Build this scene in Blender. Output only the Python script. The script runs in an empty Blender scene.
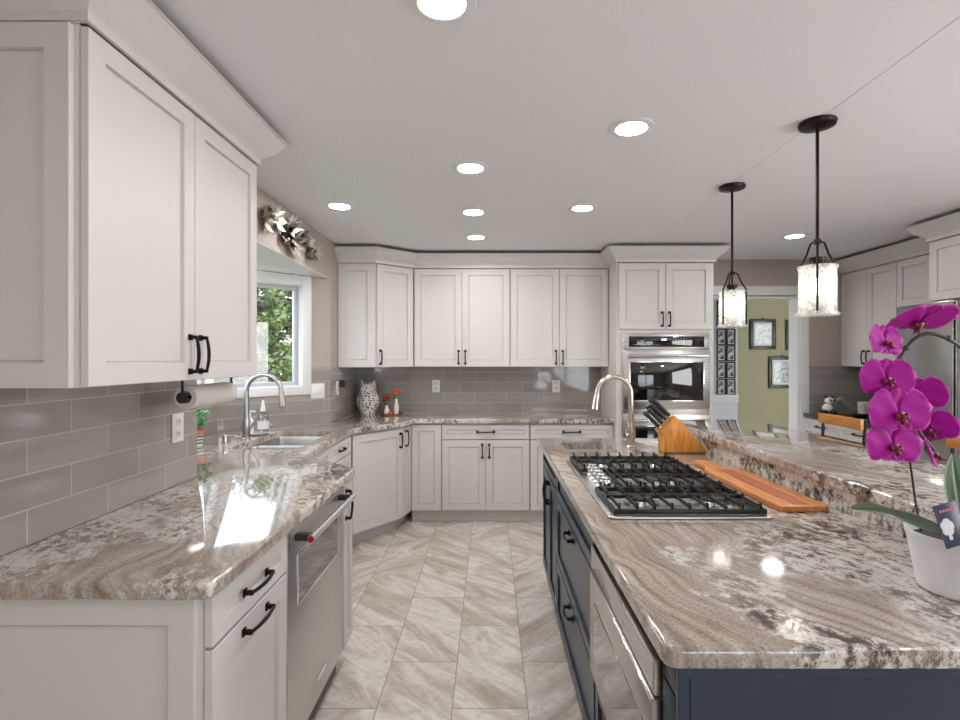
import bpy, bmesh, math, random
from mathutils import Vector, Matrix
random.seed(7)
PI = math.pi
SC = bpy.context.scene
COL = SC.collection

# ------------------------------------------------------------------ camera, world, exposure
FPX, VPX, VPY, H = 515.0, 490.0, 359.0, 1.434
cam = bpy.data.cameras.new('camera')
camo = bpy.data.objects.new('camera', cam); COL.objects.link(camo)
camo.location = (0, 0, H); camo.rotation_euler = (PI/2, 0, 0)
cam.sensor_width = 36; cam.lens = FPX/960*36
cam.shift_x = -(VPX-480)/960; cam.shift_y = (VPY-360)/960
cam.clip_start = .02; cam.clip_end = 200
SC.camera = camo

world = bpy.data.worlds.new('world'); SC.world = world; world.use_nodes = True
bgn = world.node_tree.nodes['Background']
bgn.inputs[0].default_value = (.90, .95, 1, 1); bgn.inputs[1].default_value = 4.0

SC.view_settings.view_transform = 'Standard'; SC.view_settings.look = 'None'
SC.view_settings.gamma = 1; SC.view_settings.use_curve_mapping = False
SC.view_settings.exposure = 0.50

def area(name, loc, rot, sx, sy, watts, col=(1, 1, 1)):
    l = bpy.data.lights.new(name, 'AREA'); l.shape = 'RECTANGLE'; l.size = sx; l.size_y = sy
    l.energy = watts; l.color = col
    o = bpy.data.objects.new(name, l); COL.objects.link(o); o.location = loc; o.rotation_euler = rot
    return o
# added area lamp filling from the dining side; the right wall has no window
area('dining_side_fill', (3.68, .4, 1.45), (0, PI/2, 0), 1.3, 2.4, 46, (.97, .98, 1))
LENS_W = 95.0      # recessed lamp lens emission
BULB_W = 14.0      # pendant bulb emission

# ------------------------------------------------------------------ node helpers
def srgb(r, g, b):
    f = lambda c: (c/255/12.92) if c/255 <= .04045 else ((c/255+.055)/1.055)**2.4
    return (f(r), f(g), f(b), 1)

class N:
    def __init__(s, name):
        s.m = bpy.data.materials.new(name); s.m.use_nodes = True
        s.t = s.m.node_tree; s.p = s.t.nodes['Principled BSDF']; s.out = s.t.nodes['Material Output']
    def n(s, typ, **kw):
        nd = s.t.nodes.new(typ)
        for k, v in kw.items():
            if k.startswith('i_'):
                key = k[2:]; key = int(key) if key.isdigit() else key.replace('_', ' ')
                s.set(nd.inputs[key], v)
            else: setattr(nd, k, v)
        return nd
    def set(s, sock, v):
        if isinstance(v, bpy.types.NodeSocket): s.t.links.new(v, sock)
        else: sock.default_value = v
    def P(s, **kw):
        for k, v in kw.items(): s.set(s.p.inputs[k.replace('_', ' ')], v)
        return s
    def ramp(s, fac, stops, interp='LINEAR'):
        r = s.n('ShaderNodeValToRGB'); s.set(r.inputs[0], fac); cr = r.color_ramp; cr.interpolation = interp
        while len(cr.elements) < len(stops): cr.elements.new(.5)
        for e, (p, c) in zip(cr.elements, stops):
            e.position = p; e.color = c if len(c) == 4 else (*c, 1)
        return r.outputs[0]
    def mix(s, f, a, b, mode='MIX'):
        m = s.n('ShaderNodeMix', data_type='RGBA', blend_type=mode)
        s.set(m.inputs[0], f); s.set(m.inputs[6], a); s.set(m.inputs[7], b); return m.outputs[2]
    def math(s, op, a, b=0):
        m = s.n('ShaderNodeMath', operation=op); s.set(m.inputs[0], a); s.set(m.inputs[1], b); return m.outputs[0]
    def obj(s): return s.n('ShaderNodeTexCoord').outputs['Object']
    def mp(s, v, loc=(0, 0, 0), rot=(0, 0, 0), sc=(1, 1, 1)):
        if any(rot): v = s.rot(v, rot); rot = (0, 0, 0)
        m = s.n('ShaderNodeMapping'); s.set(m.inputs[0], v)
        m.inputs[1].default_value = loc; m.inputs[2].default_value = rot; m.inputs[3].default_value = sc
        return m.outputs[0]
    def rot(s, v, r):
        m = s.n('ShaderNodeMapping'); s.set(m.inputs[0], v); m.inputs[2].default_value = r; return m.outputs[0]
    def noise(s, v, scale, detail=3, rough=.5, dist=0):
        n = s.n('ShaderNodeTexNoise'); s.set(n.inputs['Vector'], v)
        n.inputs['Scale'].default_value = scale; n.inputs['Detail'].default_value = detail
        n.inputs['Roughness'].default_value = rough; n.inputs['Distortion'].default_value = dist
        return n
    def bump(s, h, strength=.2, dist=.002):
        b = s.n('ShaderNodeBump'); b.inputs['Strength'].default_value = strength; b.inputs['Distance'].default_value = dist
        s.set(b.inputs['Height'], h); s.set(s.p.inputs['Normal'], b.outputs[0]); return s

def plain(name, col, rough=.5, metal=0, coat=0, **kw):
    m = N(name); m.P(Base_Color=col, Roughness=rough, Metallic=metal, Coat_Weight=coat)
    for k, v in kw.items(): m.set(m.p.inputs[k.replace('_', ' ')], v)
    return m
def fine(name, col, rough, metal=0, scale=60, amt=.06, coat=0, bs=.05):
    m = N(name); v = m.obj(); nz = m.noise(v, scale, 4)
    dark = tuple(c*(1-amt) for c in col[:3])+(1,)
    m.P(Base_Color=m.mix(nz.outputs[0], dark, col), Roughness=rough, Metallic=metal, Coat_Weight=coat)
    if bs: m.bump(nz.outputs[0], bs, .001)
    return m.m

M = {}
M['cab'] = fine('painted_cabinet', srgb(218, 214, 210), .42, scale=14, amt=.025, coat=0, bs=0)
M['navy'] = fine('navy_paint', (.009, .026, .054, 1), .34, scale=14, amt=.1, coat=.10, bs=0)
M['dark'] = plain('dark_gap', (.012, .011, .010, 1), .6).m
M['bronze'] = fine('oil_rubbed_bronze', (.030, .023, .019, 1), .34, .85, 90, .3)
M['white'] = fine('white_trim', (.80, .80, .80, 1), .35, scale=9, amt=.02, bs=0)
M['wplastic'] = plain('white_plastic', (.82, .81, .79, 1), .3).m
M['black'] = plain('black_plastic', (.012, .012, .013, 1), .35).m
M['blackglass'] = plain('black_glass', (.006, .006, .007, 1), .04, 0, 1).m
M['iron'] = fine('cast_iron', (.018, .018, .018, 1), .42, .2, 220, .4, bs=.2)
M['chrome'] = plain('polished_chrome', (.80, .80, .80, 1), .10, 1).m

def steel(name, axis, col=(.60, .585, .57, 1), rough=.27):
    m = N(name); v = m.obj()
    sc = [260, 260, 260]; sc[axis] = 3
    nz = m.noise(m.mp(v, sc=tuple(sc)), 1, 2)
    r = m.n('ShaderNodeMapRange'); m.set(r.inputs[0], nz.outputs[0]); r.inputs[3].default_value = rough-.05; r.inputs[4].default_value = rough+.07
    m.P(Base_Color=col, Metallic=1., Roughness=r.outputs[0]); return m.m
M['steel'] = steel('brushed_steel', 0)
M['sinksteel'] = plain('satin_sink_steel', (.42, .41, .40, 1), .38, 1).m
M['nickel'] = plain('brushed_nickel', (.55, .53, .50, 1), .24, 1).m
M['nickelsat'] = plain('satin_nickel', (.46, .45, .43, 1), .30, 1).m
M['nickel_warm'] = plain('warm_brushed_nickel', (.66, .60, .52, 1), .25, 1).m

# walls, ceiling
m = N('taupe_wall_paint'); nz = m.noise(m.obj(), 90, 3)
m.P(Base_Color=srgb(178, 166, 157), Roughness=.7).bump(nz.outputs[0], .06, .002); M['wall'] = m.m
m = N('hall_white_paint'); m.P(Base_Color=srgb(214, 218, 226), Roughness=.6); M['hallwhite'] = m.m
m = N('green_wall_paint'); nz = m.noise(m.obj(), 60, 3)
m.P(Base_Color=srgb(158, 154, 120), Roughness=.7).bump(nz.outputs[0], .05, .002); M['green'] = m.m
m = N('textured_ceiling'); v = m.obj(); n1 = m.noise(v, 55, 5, .6); n2 = m.noise(v, 160, 2)
hh = m.math('ADD', m.ramp(n1.outputs[0], [(.42, (0, 0, 0)), (.62, (1, 1, 1))]), m.math('MULTIPLY', n2.outputs[0], .4))
m.P(Base_Color=(.83, .83, .835, 1), Roughness=.85).bump(hh, .16, .003); M['ceil'] = m.m

# floor tile
m = N('travertine_look_floor_tile'); v = m.obj()
sx = m.n('ShaderNodeSeparateXYZ'); m.set(sx.inputs[0], v)
cx = m.n('ShaderNodeCombineXYZ'); m.set(cx.inputs[0], m.math('SUBTRACT', sx.outputs[1], 2.1125)); m.set(cx.inputs[1], m.math('ADD', sx.outputs[0], .465))
br = m.n('ShaderNodeTexBrick', offset=.5)
m.set(br.inputs['Vector'], cx.outputs[0]); br.inputs['Scale'].default_value = 1
br.inputs['Color1'].default_value = (0, 0, 0, 1); br.inputs['Color2'].default_value = (1, 1, 1, 1); br.inputs['Mortar'].default_value = (.5, .5, .5, 1)
br.inputs['Mortar Size'].default_value = .0022; br.inputs['Mortar Smooth'].default_value = .15
br.inputs['Brick Width'].default_value = .655; br.inputs['Row Height'].default_value = .31
rnd = br.outputs['Color']
off = m.n('ShaderNodeVectorMath', operation='MULTIPLY_ADD'); m.set(off.inputs[0], rnd); off.inputs[1].default_value = (7, 13, 5); m.set(off.inputs[2], v)
va = m.noise(m.mp(off.outputs[0], rot=(0, 0, .75), sc=(1.2, 5.0, 1)), 1.5, 7, .62, 1.0)
vb = m.noise(m.mp(off.outputs[0], rot=(0, 0, -.75), sc=(1.2, 5.0, 1)), 1.5, 7, .62, 1.0)
pick = m.math('GREATER_THAN', rnd, .45)
vv = m.mix(pick, va.outputs[0], vb.outputs[0])
c1 = m.ramp(vv, [(.28, srgb(148, 132, 119)), (.40, srgb(190, 177, 165)), (.50, srgb(216, 207, 198)), (.58, srgb(240, 235, 230)), (.66, srgb(210, 200, 191)), (.78, srgb(174, 160, 148))])
sp = m.noise(off.outputs[0], 26, 5, .7)
c1 = m.mix(m.ramp(sp.outputs[0], [(.30, (.55, .55, .55)), (.5, (0, 0, 0))]), c1, srgb(160, 146, 132))
c1 = m.mix(.25, c1, m.ramp(m.noise(off.outputs[0], 3.5, 4).outputs[0], [(.35, srgb(165, 152, 138)), (.65, srgb(222, 215, 207))]))
col = m.mix(br.outputs['Fac'], c1, srgb(150, 138, 126))
m.P(Base_Color=col, Roughness=.30, Coat_Weight=.15).bump(m.math('SUBTRACT', 1, br.outputs['Fac']), .35, .002); M['floor'] = m.m

# glass subway tile, object x along the wall, z up from the counter
def tile_mat(name, ca, cb, grout):
    m = N(name); v = m.obj(); s = m.n('ShaderNodeSeparateXYZ'); m.set(s.inputs[0], v)
    c = m.n('ShaderNodeCombineXYZ'); m.set(c.inputs[0], s.outputs[0]); m.set(c.inputs[1], s.outputs[2])
    b = m.n('ShaderNodeTexBrick', offset=.5); m.set(b.inputs['Vector'], c.outputs[0]); b.inputs['Scale'].default_value = 1
    b.inputs['Color1'].default_value = ca; b.inputs['Color2'].default_value = cb; b.inputs['Mortar'].default_value = grout
    b.inputs['Mortar Size'].default_value = .0018; b.inputs['Mortar Smooth'].default_value = .1
    b.inputs['Brick Width'].default_value = .305; b.inputs['Row Height'].default_value = .0988
    st = m.noise(m.mp(v, sc=(4, 4, 60)), 1, 3)
    col = m.mix(m.math('MULTIPLY', st.outputs[0], .22), b.outputs['Color'], srgb(176, 166, 158))
    rr = m.math('MULTIPLY_ADD', b.outputs['Fac'], .5); rr.node.inputs[2].default_value = .07
    h2 = m.math('ADD', m.math('SUBTRACT', 1, b.outputs['Fac']), m.math('MULTIPLY', m.noise(v, 12, 2).outputs[0], .12))
    m.P(Base_Color=col, Roughness=rr, Coat_Weight=.6, Coat_Roughness=.05).bump(h2, .3, .0022)
    return m.m
M['tile'] = tile_mat('taupe_glass_tile', srgb(147, 141, 136), srgb(163, 157, 152), srgb(196, 186, 176))

# granite
def granite(name, bias=0., grad=0.):
    m = N(name); v = m.obj()
    wn = m.noise(v, 1.15, 3, .45)
    wv = m.n('ShaderNodeVectorMath', operation='MULTIPLY_ADD'); m.set(wv.inputs[0], wn.outputs['Color']); wv.inputs[1].default_value = (.75, .75, .3); m.set(wv.inputs[2], v)
    flow = m.mp(wv.outputs[0], rot=(0, 0, -.42), sc=(1, 1, 1))
    w = m.n('ShaderNodeTexWave', wave_type='BANDS', bands_direction='X'); m.set(w.inputs['Vector'], flow)
    w.inputs['Scale'].default_value = 7.0; w.inputs['Distortion'].default_value = 2.2; w.inputs['Detail'].default_value = 4
    w.inputs['Detail Scale'].default_value = 1.6; w.inputs['Detail Roughness'].default_value = .7
    ln = m.noise(m.mp(flow, sc=(34, 3.5, 8)), 1, 5, .65, .4)
    band = m.ramp(w.outputs[0], [(0, srgb(138, 121, 109)), (.25, srgb(164, 149, 138)), (.55, srgb(178, 165, 155)), (.78, srgb(152, 135, 123)), (1, srgb(192, 181, 172))])
    band = m.mix(.55, band, m.ramp(ln.outputs[0], [(.34, srgb(118, 100, 89)), (.46, srgb(160, 145, 134)), (.56, srgb(186, 174, 164)), (.68, srgb(218, 209, 201))]))
    gr = m.noise(v, 150, 5, .8)
    band = m.mix(m.ramp(gr.outputs[0], [(.36, (.85, .85, .85)), (.47, (0, 0, 0))]), band, srgb(84, 72, 68))
    band = m.mix(m.ramp(gr.outputs[0], [(.56, (0, 0, 0)), (.70, (.5, .5, .5))]), band, srgb(216, 209, 203))
    st = m.mp(v, rot=(0, 0, -.42), sc=(1.5, 1, 1))
    f1 = m.noise(st, 26, 8, .80, .15); f2 = m.noise(v, 95, 5, .75); f3 = m.noise(flow, 6, 4, .6)
    fs_ = m.math('ADD', m.math('MULTIPLY', f1.outputs[0], .92), m.math('MULTIPLY', m.math('SUBTRACT', f3.outputs[0], .42), .35))
    cry = m.ramp(fs_, [(.385, srgb(52, 43, 42)), (.43, srgb(104, 88, 81)), (.465, srgb(160, 146, 136)), (.50, srgb(203, 196, 189)), (.58, srgb(224, 219, 214)), (.68, srgb(176, 165, 157))])
    cry = m.mix(m.ramp(f2.outputs[0], [(.37, (.8, .8, .8)), (.44, (0, 0, 0))]), cry, srgb(80, 69, 66))
    msk = m.noise(m.mp(wv.outputs[0], rot=(0, 0, -.42), sc=(1.7, .7, 1)), 1.4, 3, .55, .2)
    mk = m.math('ADD', msk.outputs[0], m.math('MULTIPLY', m.math('SUBTRACT', f1.outputs[0], .5), .30))
    xx = m.n('ShaderNodeSeparateXYZ'); m.set(xx.inputs[0], v)
    mk = m.math('ADD', mk, m.math('MULTIPLY_ADD', xx.outputs[0], grad)); mk.node.inputs[1].default_value = .5; gn = m.n('ShaderNodeMath', operation='MULTIPLY_ADD'); m.set(gn.inputs[0], xx.outputs[0]); gn.inputs[1].default_value = grad; gn.inputs[2].default_value = bias; m.set(mk.node.inputs[1], gn.outputs[0])
    base = m.mix(m.ramp(mk, [(.50, (0, 0, 0)), (.55, (1, 1, 1))]), band, cry)
    m.P(Base_Color=base, Roughness=.085, Coat_Weight=.8, Coat_Roughness=.03, Specular_IOR_Level=.65); return m.m
M['granite'] = granite('brown_veined_granite', .01)
M['granite_island'] = granite('banded_island_granite', -.16, .19)
M['granite_riser'] = granite('speckled_upstand_granite', .14)
M['granite_bar'] = granite('bar_granite', .02)

# woods
def wood(name, a, b, sc=(1, 14, 14), rough=.4):
    m = N(name); v = m.obj(); nz = m.noise(m.mp(v, sc=sc), 5, 4, .6, .8)
    m.P(Base_Color=m.ramp(nz.outputs[0], [(.3, a), (.65, b)]), Roughness=rough, Coat_Weight=.15); return m.m
M['maple'] = wood('honey_maple', srgb(196, 116, 38), srgb(232, 160, 72), (14, 14, 2))
M['board'] = wood('cutting_board_wood', srgb(186, 108, 52), srgb(222, 152, 88), (14, 2, 14))
M['boarddark'] = wood('cherry_inlay', srgb(150, 72, 34), srgb(190, 100, 52), (14, 2, 14))
M['oak'] = wood('orange_oak', srgb(192, 118, 50), srgb(226, 158, 88), (14, 2, 14))
M['lightoak'] = M['oak']
M['bark'] = fine('bark', (.09, .075, .06, 1), .9, 0, 30, .5, bs=.4)
M['darkwood'] = wood('espresso_frame', srgb(34, 26, 22), srgb(58, 44, 36), (14, 14, 2))

def leafmat(name, a, b, rough=.5, trans=.0):
    m = N(name); g = m.n('ShaderNodeNewGeometry'); nz = m.noise(m.obj(), 2.2, 3)
    m.P(Base_Color=m.mix(m.math('MULTIPLY', m.math('ADD', g.outputs['Random Per Island'], nz.outputs[0]), .5), a, b), Roughness=rough, Subsurface_Weight=0.)
    return m.m
M['leaf1'] = leafmat('tree_leaves', (.012, .030, .006, 1), (.075, .12, .028, 1))
M['leaf2'] = leafmat('bright_leaves', (.025, .062, .009, 1), (.15, .20, .05, 1))
M['potleaf'] = leafmat('pot_plant_leaves', (.02, .30, .06, 1), (.06, .55, .12, 1), .35)
M['grass'] = fine('lawn', (.12, .15, .09, 1), .9, 0, 8, .4)
m = N('orchid_leaf'); v = m.obj(); s = m.noise(v, 14, 3)
m.P(Base_Color=m.mix(s.outputs[0], (.008, .045, .010, 1), (.055, .11, .015, 1)), Roughness=.33, Coat_Weight=.2); M['oleaf'] = m.m
m = N('orchid_petal'); uv = m.n('ShaderNodeTexCoord').outputs['UV']
s = m.n('ShaderNodeSeparateXYZ'); m.set(s.inputs[0], uv)
# u = distance to rim (0 centre..1 rim), v = angle
veins = m.n('ShaderNodeTexWave'); m.set(veins.inputs['Vector'], m.mp(uv, sc=(0, 22, 0))); veins.bands_direction = 'Y'
veins.inputs['Scale'].default_value = 1; veins.inputs['Distortion'].default_value = 2
pc = m.mix(m.math('MULTIPLY', veins.outputs[0], .35), (.42, .0, .30, 1), (.28, .0, .22, 1))
pc = m.mix(m.ramp(s.outputs[0], [(.86, (0, 0, 0)), (1, (.8, .8, .8))]), pc, (.70, .10, .50, 1))
m.P(Base_Color=pc, Roughness=.55, Specular_IOR_Level=.25); M['petal'] = m.m
M['lip'] = fine('orchid_lip', (.24, .004, .045, 1), .4, 0, 120, .6)
M['lipyellow'] = plain('orchid_column', (.75, .45, .35, 1), .5).m
M['stem'] = fine('orchid_stem', (.045, .050, .018, 1), .4, 0, 60, .5)

def glassmat(name, tint=(1, 1, 1, 1), refl=.10):
    m = N(name); t = m.t
    tr = m.n('ShaderNodeBsdfTransparent'); tr.inputs[0].default_value = tint
    gl = m.n('ShaderNodeBsdfGlossy'); gl.inputs['Roughness'].default_value = .02
    mx = m.n('ShaderNodeMixShader'); mx.inputs[0].default_value = refl
    t.links.new(tr.outputs[0], mx.inputs[1]); t.links.new(gl.outputs[0], mx.inputs[2]); t.links.new(mx.outputs[0], m.out.inputs[0])
    return m.m
M['pane'] = glassmat('window_glass', (.97, .98, .98, 1), .06)
M['clear'] = glassmat('clear_plastic', (.86, .88, .90, 1), .16)
m = N('seeded_glass'); t = m.t
tl = m.n('ShaderNodeBsdfTranslucent'); tl.inputs[0].default_value = (.92, .91, .89, 1)
tr = m.n('ShaderNodeBsdfTransparent'); tr.inputs[0].default_value = (.95, .95, .94, 1)
gl = m.n('ShaderNodeBsdfGlossy'); gl.inputs['Roughness'].default_value = .12
nz = m.noise(m.obj(), 55, 4, .7)
bp = m.n('ShaderNodeBump'); bp.inputs['Strength'].default_value = .5; bp.inputs['Distance'].default_value = .003
t.links.new(nz.outputs[0], bp.inputs['Height']); t.links.new(bp.outputs[0], gl.inputs['Normal'])
a = m.n('ShaderNodeMixShader'); m.set(a.inputs[0], m.ramp(nz.outputs[0], [(.38, (.12, .12, .12)), (.62, (.55, .55, .55))]))
t.links.new(tr.outputs[0], a.inputs[1]); t.links.new(tl.outputs[0], a.inputs[2])
b = m.n('ShaderNodeMixShader'); b.inputs[0].default_value = .10
t.links.new(a.outputs[0], b.inputs[1]); t.links.new(gl.outputs[0], b.inputs[2]); t.links.new(b.outputs[0], m.out.inputs[0])
M['shade'] = m.m
def emis(name, col, st):
    m = N(name); m.P(Base_Color=(0, 0, 0, 1), Emission_Color=col, Emission_Strength=st); return m.m
M['lens'] = emis('lamp_lens', (1, .98, .955, 1), LENS_W)
M['bulb'] = emis('bulb_glow', (1, .93, .84, 1), BULB_W)
M['clock'] = emis('oven_clock', (.35, .45, 1, 1), 2.5)
M['sashgrey'] = plain('sash_grey', (.50, .51, .54, 1), .4).m
M['ctop'] = fine('dark_stone', (.035, .033, .032, 1), .12, 0, 120, .6, .4, bs=0)
M['ceramic'] = plain('white_ceramic', (.80, .78, .75, 1), .2, 0, .4).m
M['pot'] = plain('white_pot', (.84, .84, .86, 1), .3, 0, .2).m
M['coral'] = plain('coral_clay', srgb(206, 120, 96), .6).m
M['red'] = plain('red_bloom', (.40, .02, .02, 1), .6).m
M['orange'] = plain('orange_bloom', (.75, .17, .03, 1), .6).m
M['paper'] = fine('paper_towel', srgb(226, 218, 210), .9, 0, 80, .05)
M['greystone'] = fine('grey_grinder', (.32, .31, .30, 1), .5, 0, 60, .3)
M['yellow'] = plain('yellow_label', (.7, .5, .05, 1), .4).m
M['greenlab'] = plain('green_label', (.05, .25, .06, 1), .4).m
m = N('striped_pot'); sp_ = m.n('ShaderNodeSeparateXYZ'); m.set(sp_.inputs[0], m.obj())
zz = m.math('FRACT', m.math('MULTIPLY', sp_.outputs[2], 52))
zig = m.math('GREATER_THAN', zz, .55)
m.P(Base_Color=m.mix(zig, (.8, .8, .8, 1), (.03, .03, .035, 1)), Roughness=.4); M['stripe'] = m.m
m = N('photo_print'); nz = m.noise(m.obj(), 18, 3, .6)
m.P(Base_Color=m.ramp(nz.outputs[0], [(.38, (.03, .03, .035)), (.50, (.30, .30, .32)), (.60, (.75, .75, .76))]), Roughness=.25); M['photo'] = m.m
m = N('sketch_print'); nz = m.noise(m.obj(), 30, 4, .7)
m.P(Base_Color=m.ramp(nz.outputs[0], [(.38, (.10, .11, .12)), (.47, (.42, .45, .44)), (.60, (.60, .63, .61))]), Roughness=.15, Coat_Weight=.7); M['sketch'] = m.m
M['mat'] = plain('pale_mount', (.62, .65, .62, 1), .6).m

# ------------------------------------------------------------------ mesh helpers
class B:
    def __init__(s): s.bm = bmesh.new(); s.mi = 0
    def _fin(s, faces):
        for f in faces: f.material_index = s.mi
    def box(s, x0, x1, y0, y1, z0, z1, bev=0, seg=2):
        bm = s.bm
        vs = [bm.verts.new((x, y, z)) for z in (z0, z1) for (x, y) in ((x0, y0), (x1, y0), (x1, y1), (x0, y1))]
        fs = [bm.faces.new([vs[i] for i in q]) for q in ((3, 2, 1, 0), (4, 5, 6, 7), (0, 1, 5, 4), (1, 2, 6, 5), (2, 3, 7, 6), (3, 0, 4, 7))]
        s._fin(fs)
        if bev:
            es = list({e for f in fs for e in f.edges})
            r = bmesh.ops.bevel(bm, geom=es, offset=bev, segments=seg, affect='EDGES', profile=.5)
            s._fin(r['faces'])
        return s
    def prism(s, poly, z0, z1, bev=0, seg=3, xf=None):
        bm = s.bm; n = len(poly)
        f = xf or (lambda x, y, z: (x, y, z))
        a = [bm.verts.new(f(x, y, z0)) for x, y in poly]; b = [bm.verts.new(f(x, y, z1)) for x, y in poly]
        fs = [bm.faces.new(a[::-1]), bm.faces.new(b)] + [bm.faces.new((a[i], a[(i+1) % n], b[(i+1) % n], b[i])) for i in range(n)]
        s._fin(fs)
        bmesh.ops.recalc_face_normals(bm, faces=fs)
        if bev:
            es = list(set(fs[0].edges) | set(fs[1].edges))
            r = bmesh.ops.bevel(bm, geom=es, offset=bev, segments=seg, affect='EDGES', profile=.5); s._fin(r['faces'])
        return s
    def tube(s, pts, r, seg=10, cap=True):
        bm = s.bm; pts = [Vector(p) for p in pts]; n = len(pts)
        rs = r if isinstance(r, (list, tuple)) else [r]*n
        rings = []; up = None
        for i, p in enumerate(pts):
            d = (pts[min(i+1, n-1)]-pts[max(i-1, 0)]).normalized()
            if up is None: up = d.orthogonal().normalized()
            u = (up-d*up.dot(d))
            u = u.normalized() if u.length > 1e-5 else d.orthogonal().normalized()
            up = u; w = d.cross(u)
            rings.append([bm.verts.new(p+rs[i]*(math.cos(2*PI*k/seg)*u+math.sin(2*PI*k/seg)*w)) for k in range(seg)])
        fs = []
        for a, b in zip(rings, rings[1:]):
            fs += [bm.faces.new((a[k], a[(k+1) % seg], b[(k+1) % seg], b[k])) for k in range(seg)]
        if cap: fs += [bm.faces.new(rings[0][::-1]), bm.faces.new(rings[-1])]
        s._fin(fs); return s
    def lathe(s, prof, c=(0, 0, 0), seg=28, axis='z'):
        bm = s.bm; c = Vector(c); rings = []
        for r, z in prof:
            if r < 1e-6: r = 1e-6
            ring = []
            for k in range(seg):
                x, y = r*math.cos(2*PI*k/seg), r*math.sin(2*PI*k/seg)
                v = {'z': (x, y, z), 'y': (x, z, y), 'x': (z, x, y)}[axis]
                ring.append(bm.verts.new(c+Vector(v)))
            rings.append(ring)
        fs = [bm.faces.new((a[k], a[(k+1) % seg], b[(k+1) % seg], b[k])) for a, b in zip(rings, rings[1:]) for k in range(seg)]
        s._fin(fs); bmesh.ops.remove_doubles(bm, verts=[v for r in rings for v in r], dist=1e-5)
        return s
    def ball(s, c, r, seg=14, sc=(1, 1, 1)):
        r0 = bmesh.ops.create_uvsphere(s.bm, u_segments=seg, v_segments=max(6, seg//2), radius=1)
        for v in r0['verts']: v.co = Vector((v.co.x*r*sc[0], v.co.y*r*sc[1], v.co.z*r*sc[2]))+Vector(c)
        s._fin({f for v in r0['verts'] for f in v.link_faces}); return s
    def quad(s, pts):
        s._fin([s.bm.faces.new([s.bm.verts.new(p) for p in pts])]); return s
    def xform(s, mat): s.bm.transform(mat); return s

def kids(o, parent, loc=None, rz=None):
    if parent is not None: o.parent = parent
    if loc: o.location = loc
    if rz is not None: o.rotation_euler = (0, 0, rz)
def obj(name, b, mat, parent=None, loc=None, rz=None, smooth=True, ang=35, recalc=True, label=None):
    if recalc: bmesh.ops.recalc_face_normals(b.bm, faces=b.bm.faces)
    me = bpy.data.meshes.new(name); b.bm.to_mesh(me); b.bm.free()
    for mm in (mat if isinstance(mat, (list, tuple)) else [mat]): me.materials.append(M[mm] if isinstance(mm, str) else mm)
    if smooth:
        for p in me.polygons: p.use_smooth = True
        me.set_sharp_from_angle(angle=math.radians(ang))
    o = bpy.data.objects.new(name, me); COL.objects.link(o); kids(o, parent, loc, rz)
    if label: o['label'] = label
    return o
def tag(o, label, cat, group=None, kind=None):
    o['label'] = label; o['category'] = cat
    if group: o['group'] = group
    if kind: o['kind'] = kind
    return o
def struct(name, b, mat, **kw):
    o = obj(name, b, mat, **kw); o['kind'] = 'structure'; return o
def thing(name, label, cat, loc=(0, 0, 0), rz=0, group=None):
    o = bpy.data.objects.new(name, None); COL.objects.link(o); o.empty_display_size = .1
    o.location = loc; o.rotation_euler = (0, 0, rz); return tag(o, label, cat, group)
def at(px, py, D): return Vector(((px-VPX)/FPX*D, D, H-(py-VPY)/FPX*D))   # point at distance D

def arc(c, r, a0, a1, n, f): return [f(c[0]+r*math.cos(a0+(a1-a0)*i/n), c[1]+r*math.sin(a0+(a1-a0)*i/n)) for i in range(n+1)]

# ------------------------------------------------------------------ key dimensions
ZC, ZU0, ZU1, ZCR, ZCE = .914, 1.363, 2.266, 2.372, 2.40
XL, XW, YB, XR = -.985, -1.30, 5.0, 3.78          # left upper faces, left wall, back wall, right wall
BAY = [(-1.30, 2.27), (-1.906, 2.876), (-1.906, 3.594), (-1.30, 4.20)]
ZH, ZS = 2.095, 1.165                             # bay head and window stool heights

# ------------------------------------------------------------------ room shell
struct('floor', B().box(-2.1, 5.2, -3.1, 7.3, -.05, 0), 'floor')
struct('ceiling', B().box(-1.42, 5.2, -3.1, 7.3, ZCE, ZCE+.1), 'ceil')
# seam in the ceiling drywall above the island
struct('trim_1', B().box(1.326, 1.332, .2, 4.99, ZCE-.0012, ZCE), 'ceil')
b = B()
b.box(XW-.12, XW, -3.1, 2.27, 0, ZCE); b.box(XW-.12, XW, 4.20, YB, 0, ZCE)
b.box(XW-.12, XW, 2.27, 4.20, ZH, ZCE)
struct('wall_left', b, 'wall', smooth=False)
def wallseg(p, q, z0, z1, th=.12, out=-1):
    d = Vector((q[0]-p[0], q[1]-p[1])).normalized(); n = Vector((-d.y, d.x))*th
    return [(p[0], p[1]), (q[0], q[1]), (q[0]+n.x, q[1]+n.y), (p[0]+n.x, p[1]+n.y)]
def lerp(p, q, t): return (p[0]+(q[0]-p[0])*t, p[1]+(q[1]-p[1])*t)
b = B()
for i in range(3):
    p, q = BAY[i], BAY[i+1]
    b.prism(wallseg(p, q, 0, 0), 0, ZS)
segs = [(.0, .80), (None), (.20, 1.)]
# jamb pieces of the angled bay walls beside the casings
b.prism(wallseg(BAY[0], lerp(BAY[0], BAY[1], .20), 0, 0), ZS, ZH)
b.prism(wallseg(lerp(BAY[2], BAY[3], .80), BAY[3], 0, 0), ZS, ZH)
struct('wall_bay', b, 'wall', smooth=False)
# white bay head (soffit)
struct('trim_2', B().prism([(-1.3015, 2.275), (-1.3015, 4.195), (-1.90, 3.592), (-1.90, 2.878)], ZH-.006, ZH-.001), 'white', smooth=False)
struct('trim_3', B().prism([(-1.42, 2.1), (-1.42, 4.4), (-2.2, 3.75), (-2.2, 2.7)], ZH+.04, ZH+.10), 'white', smooth=False)

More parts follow.
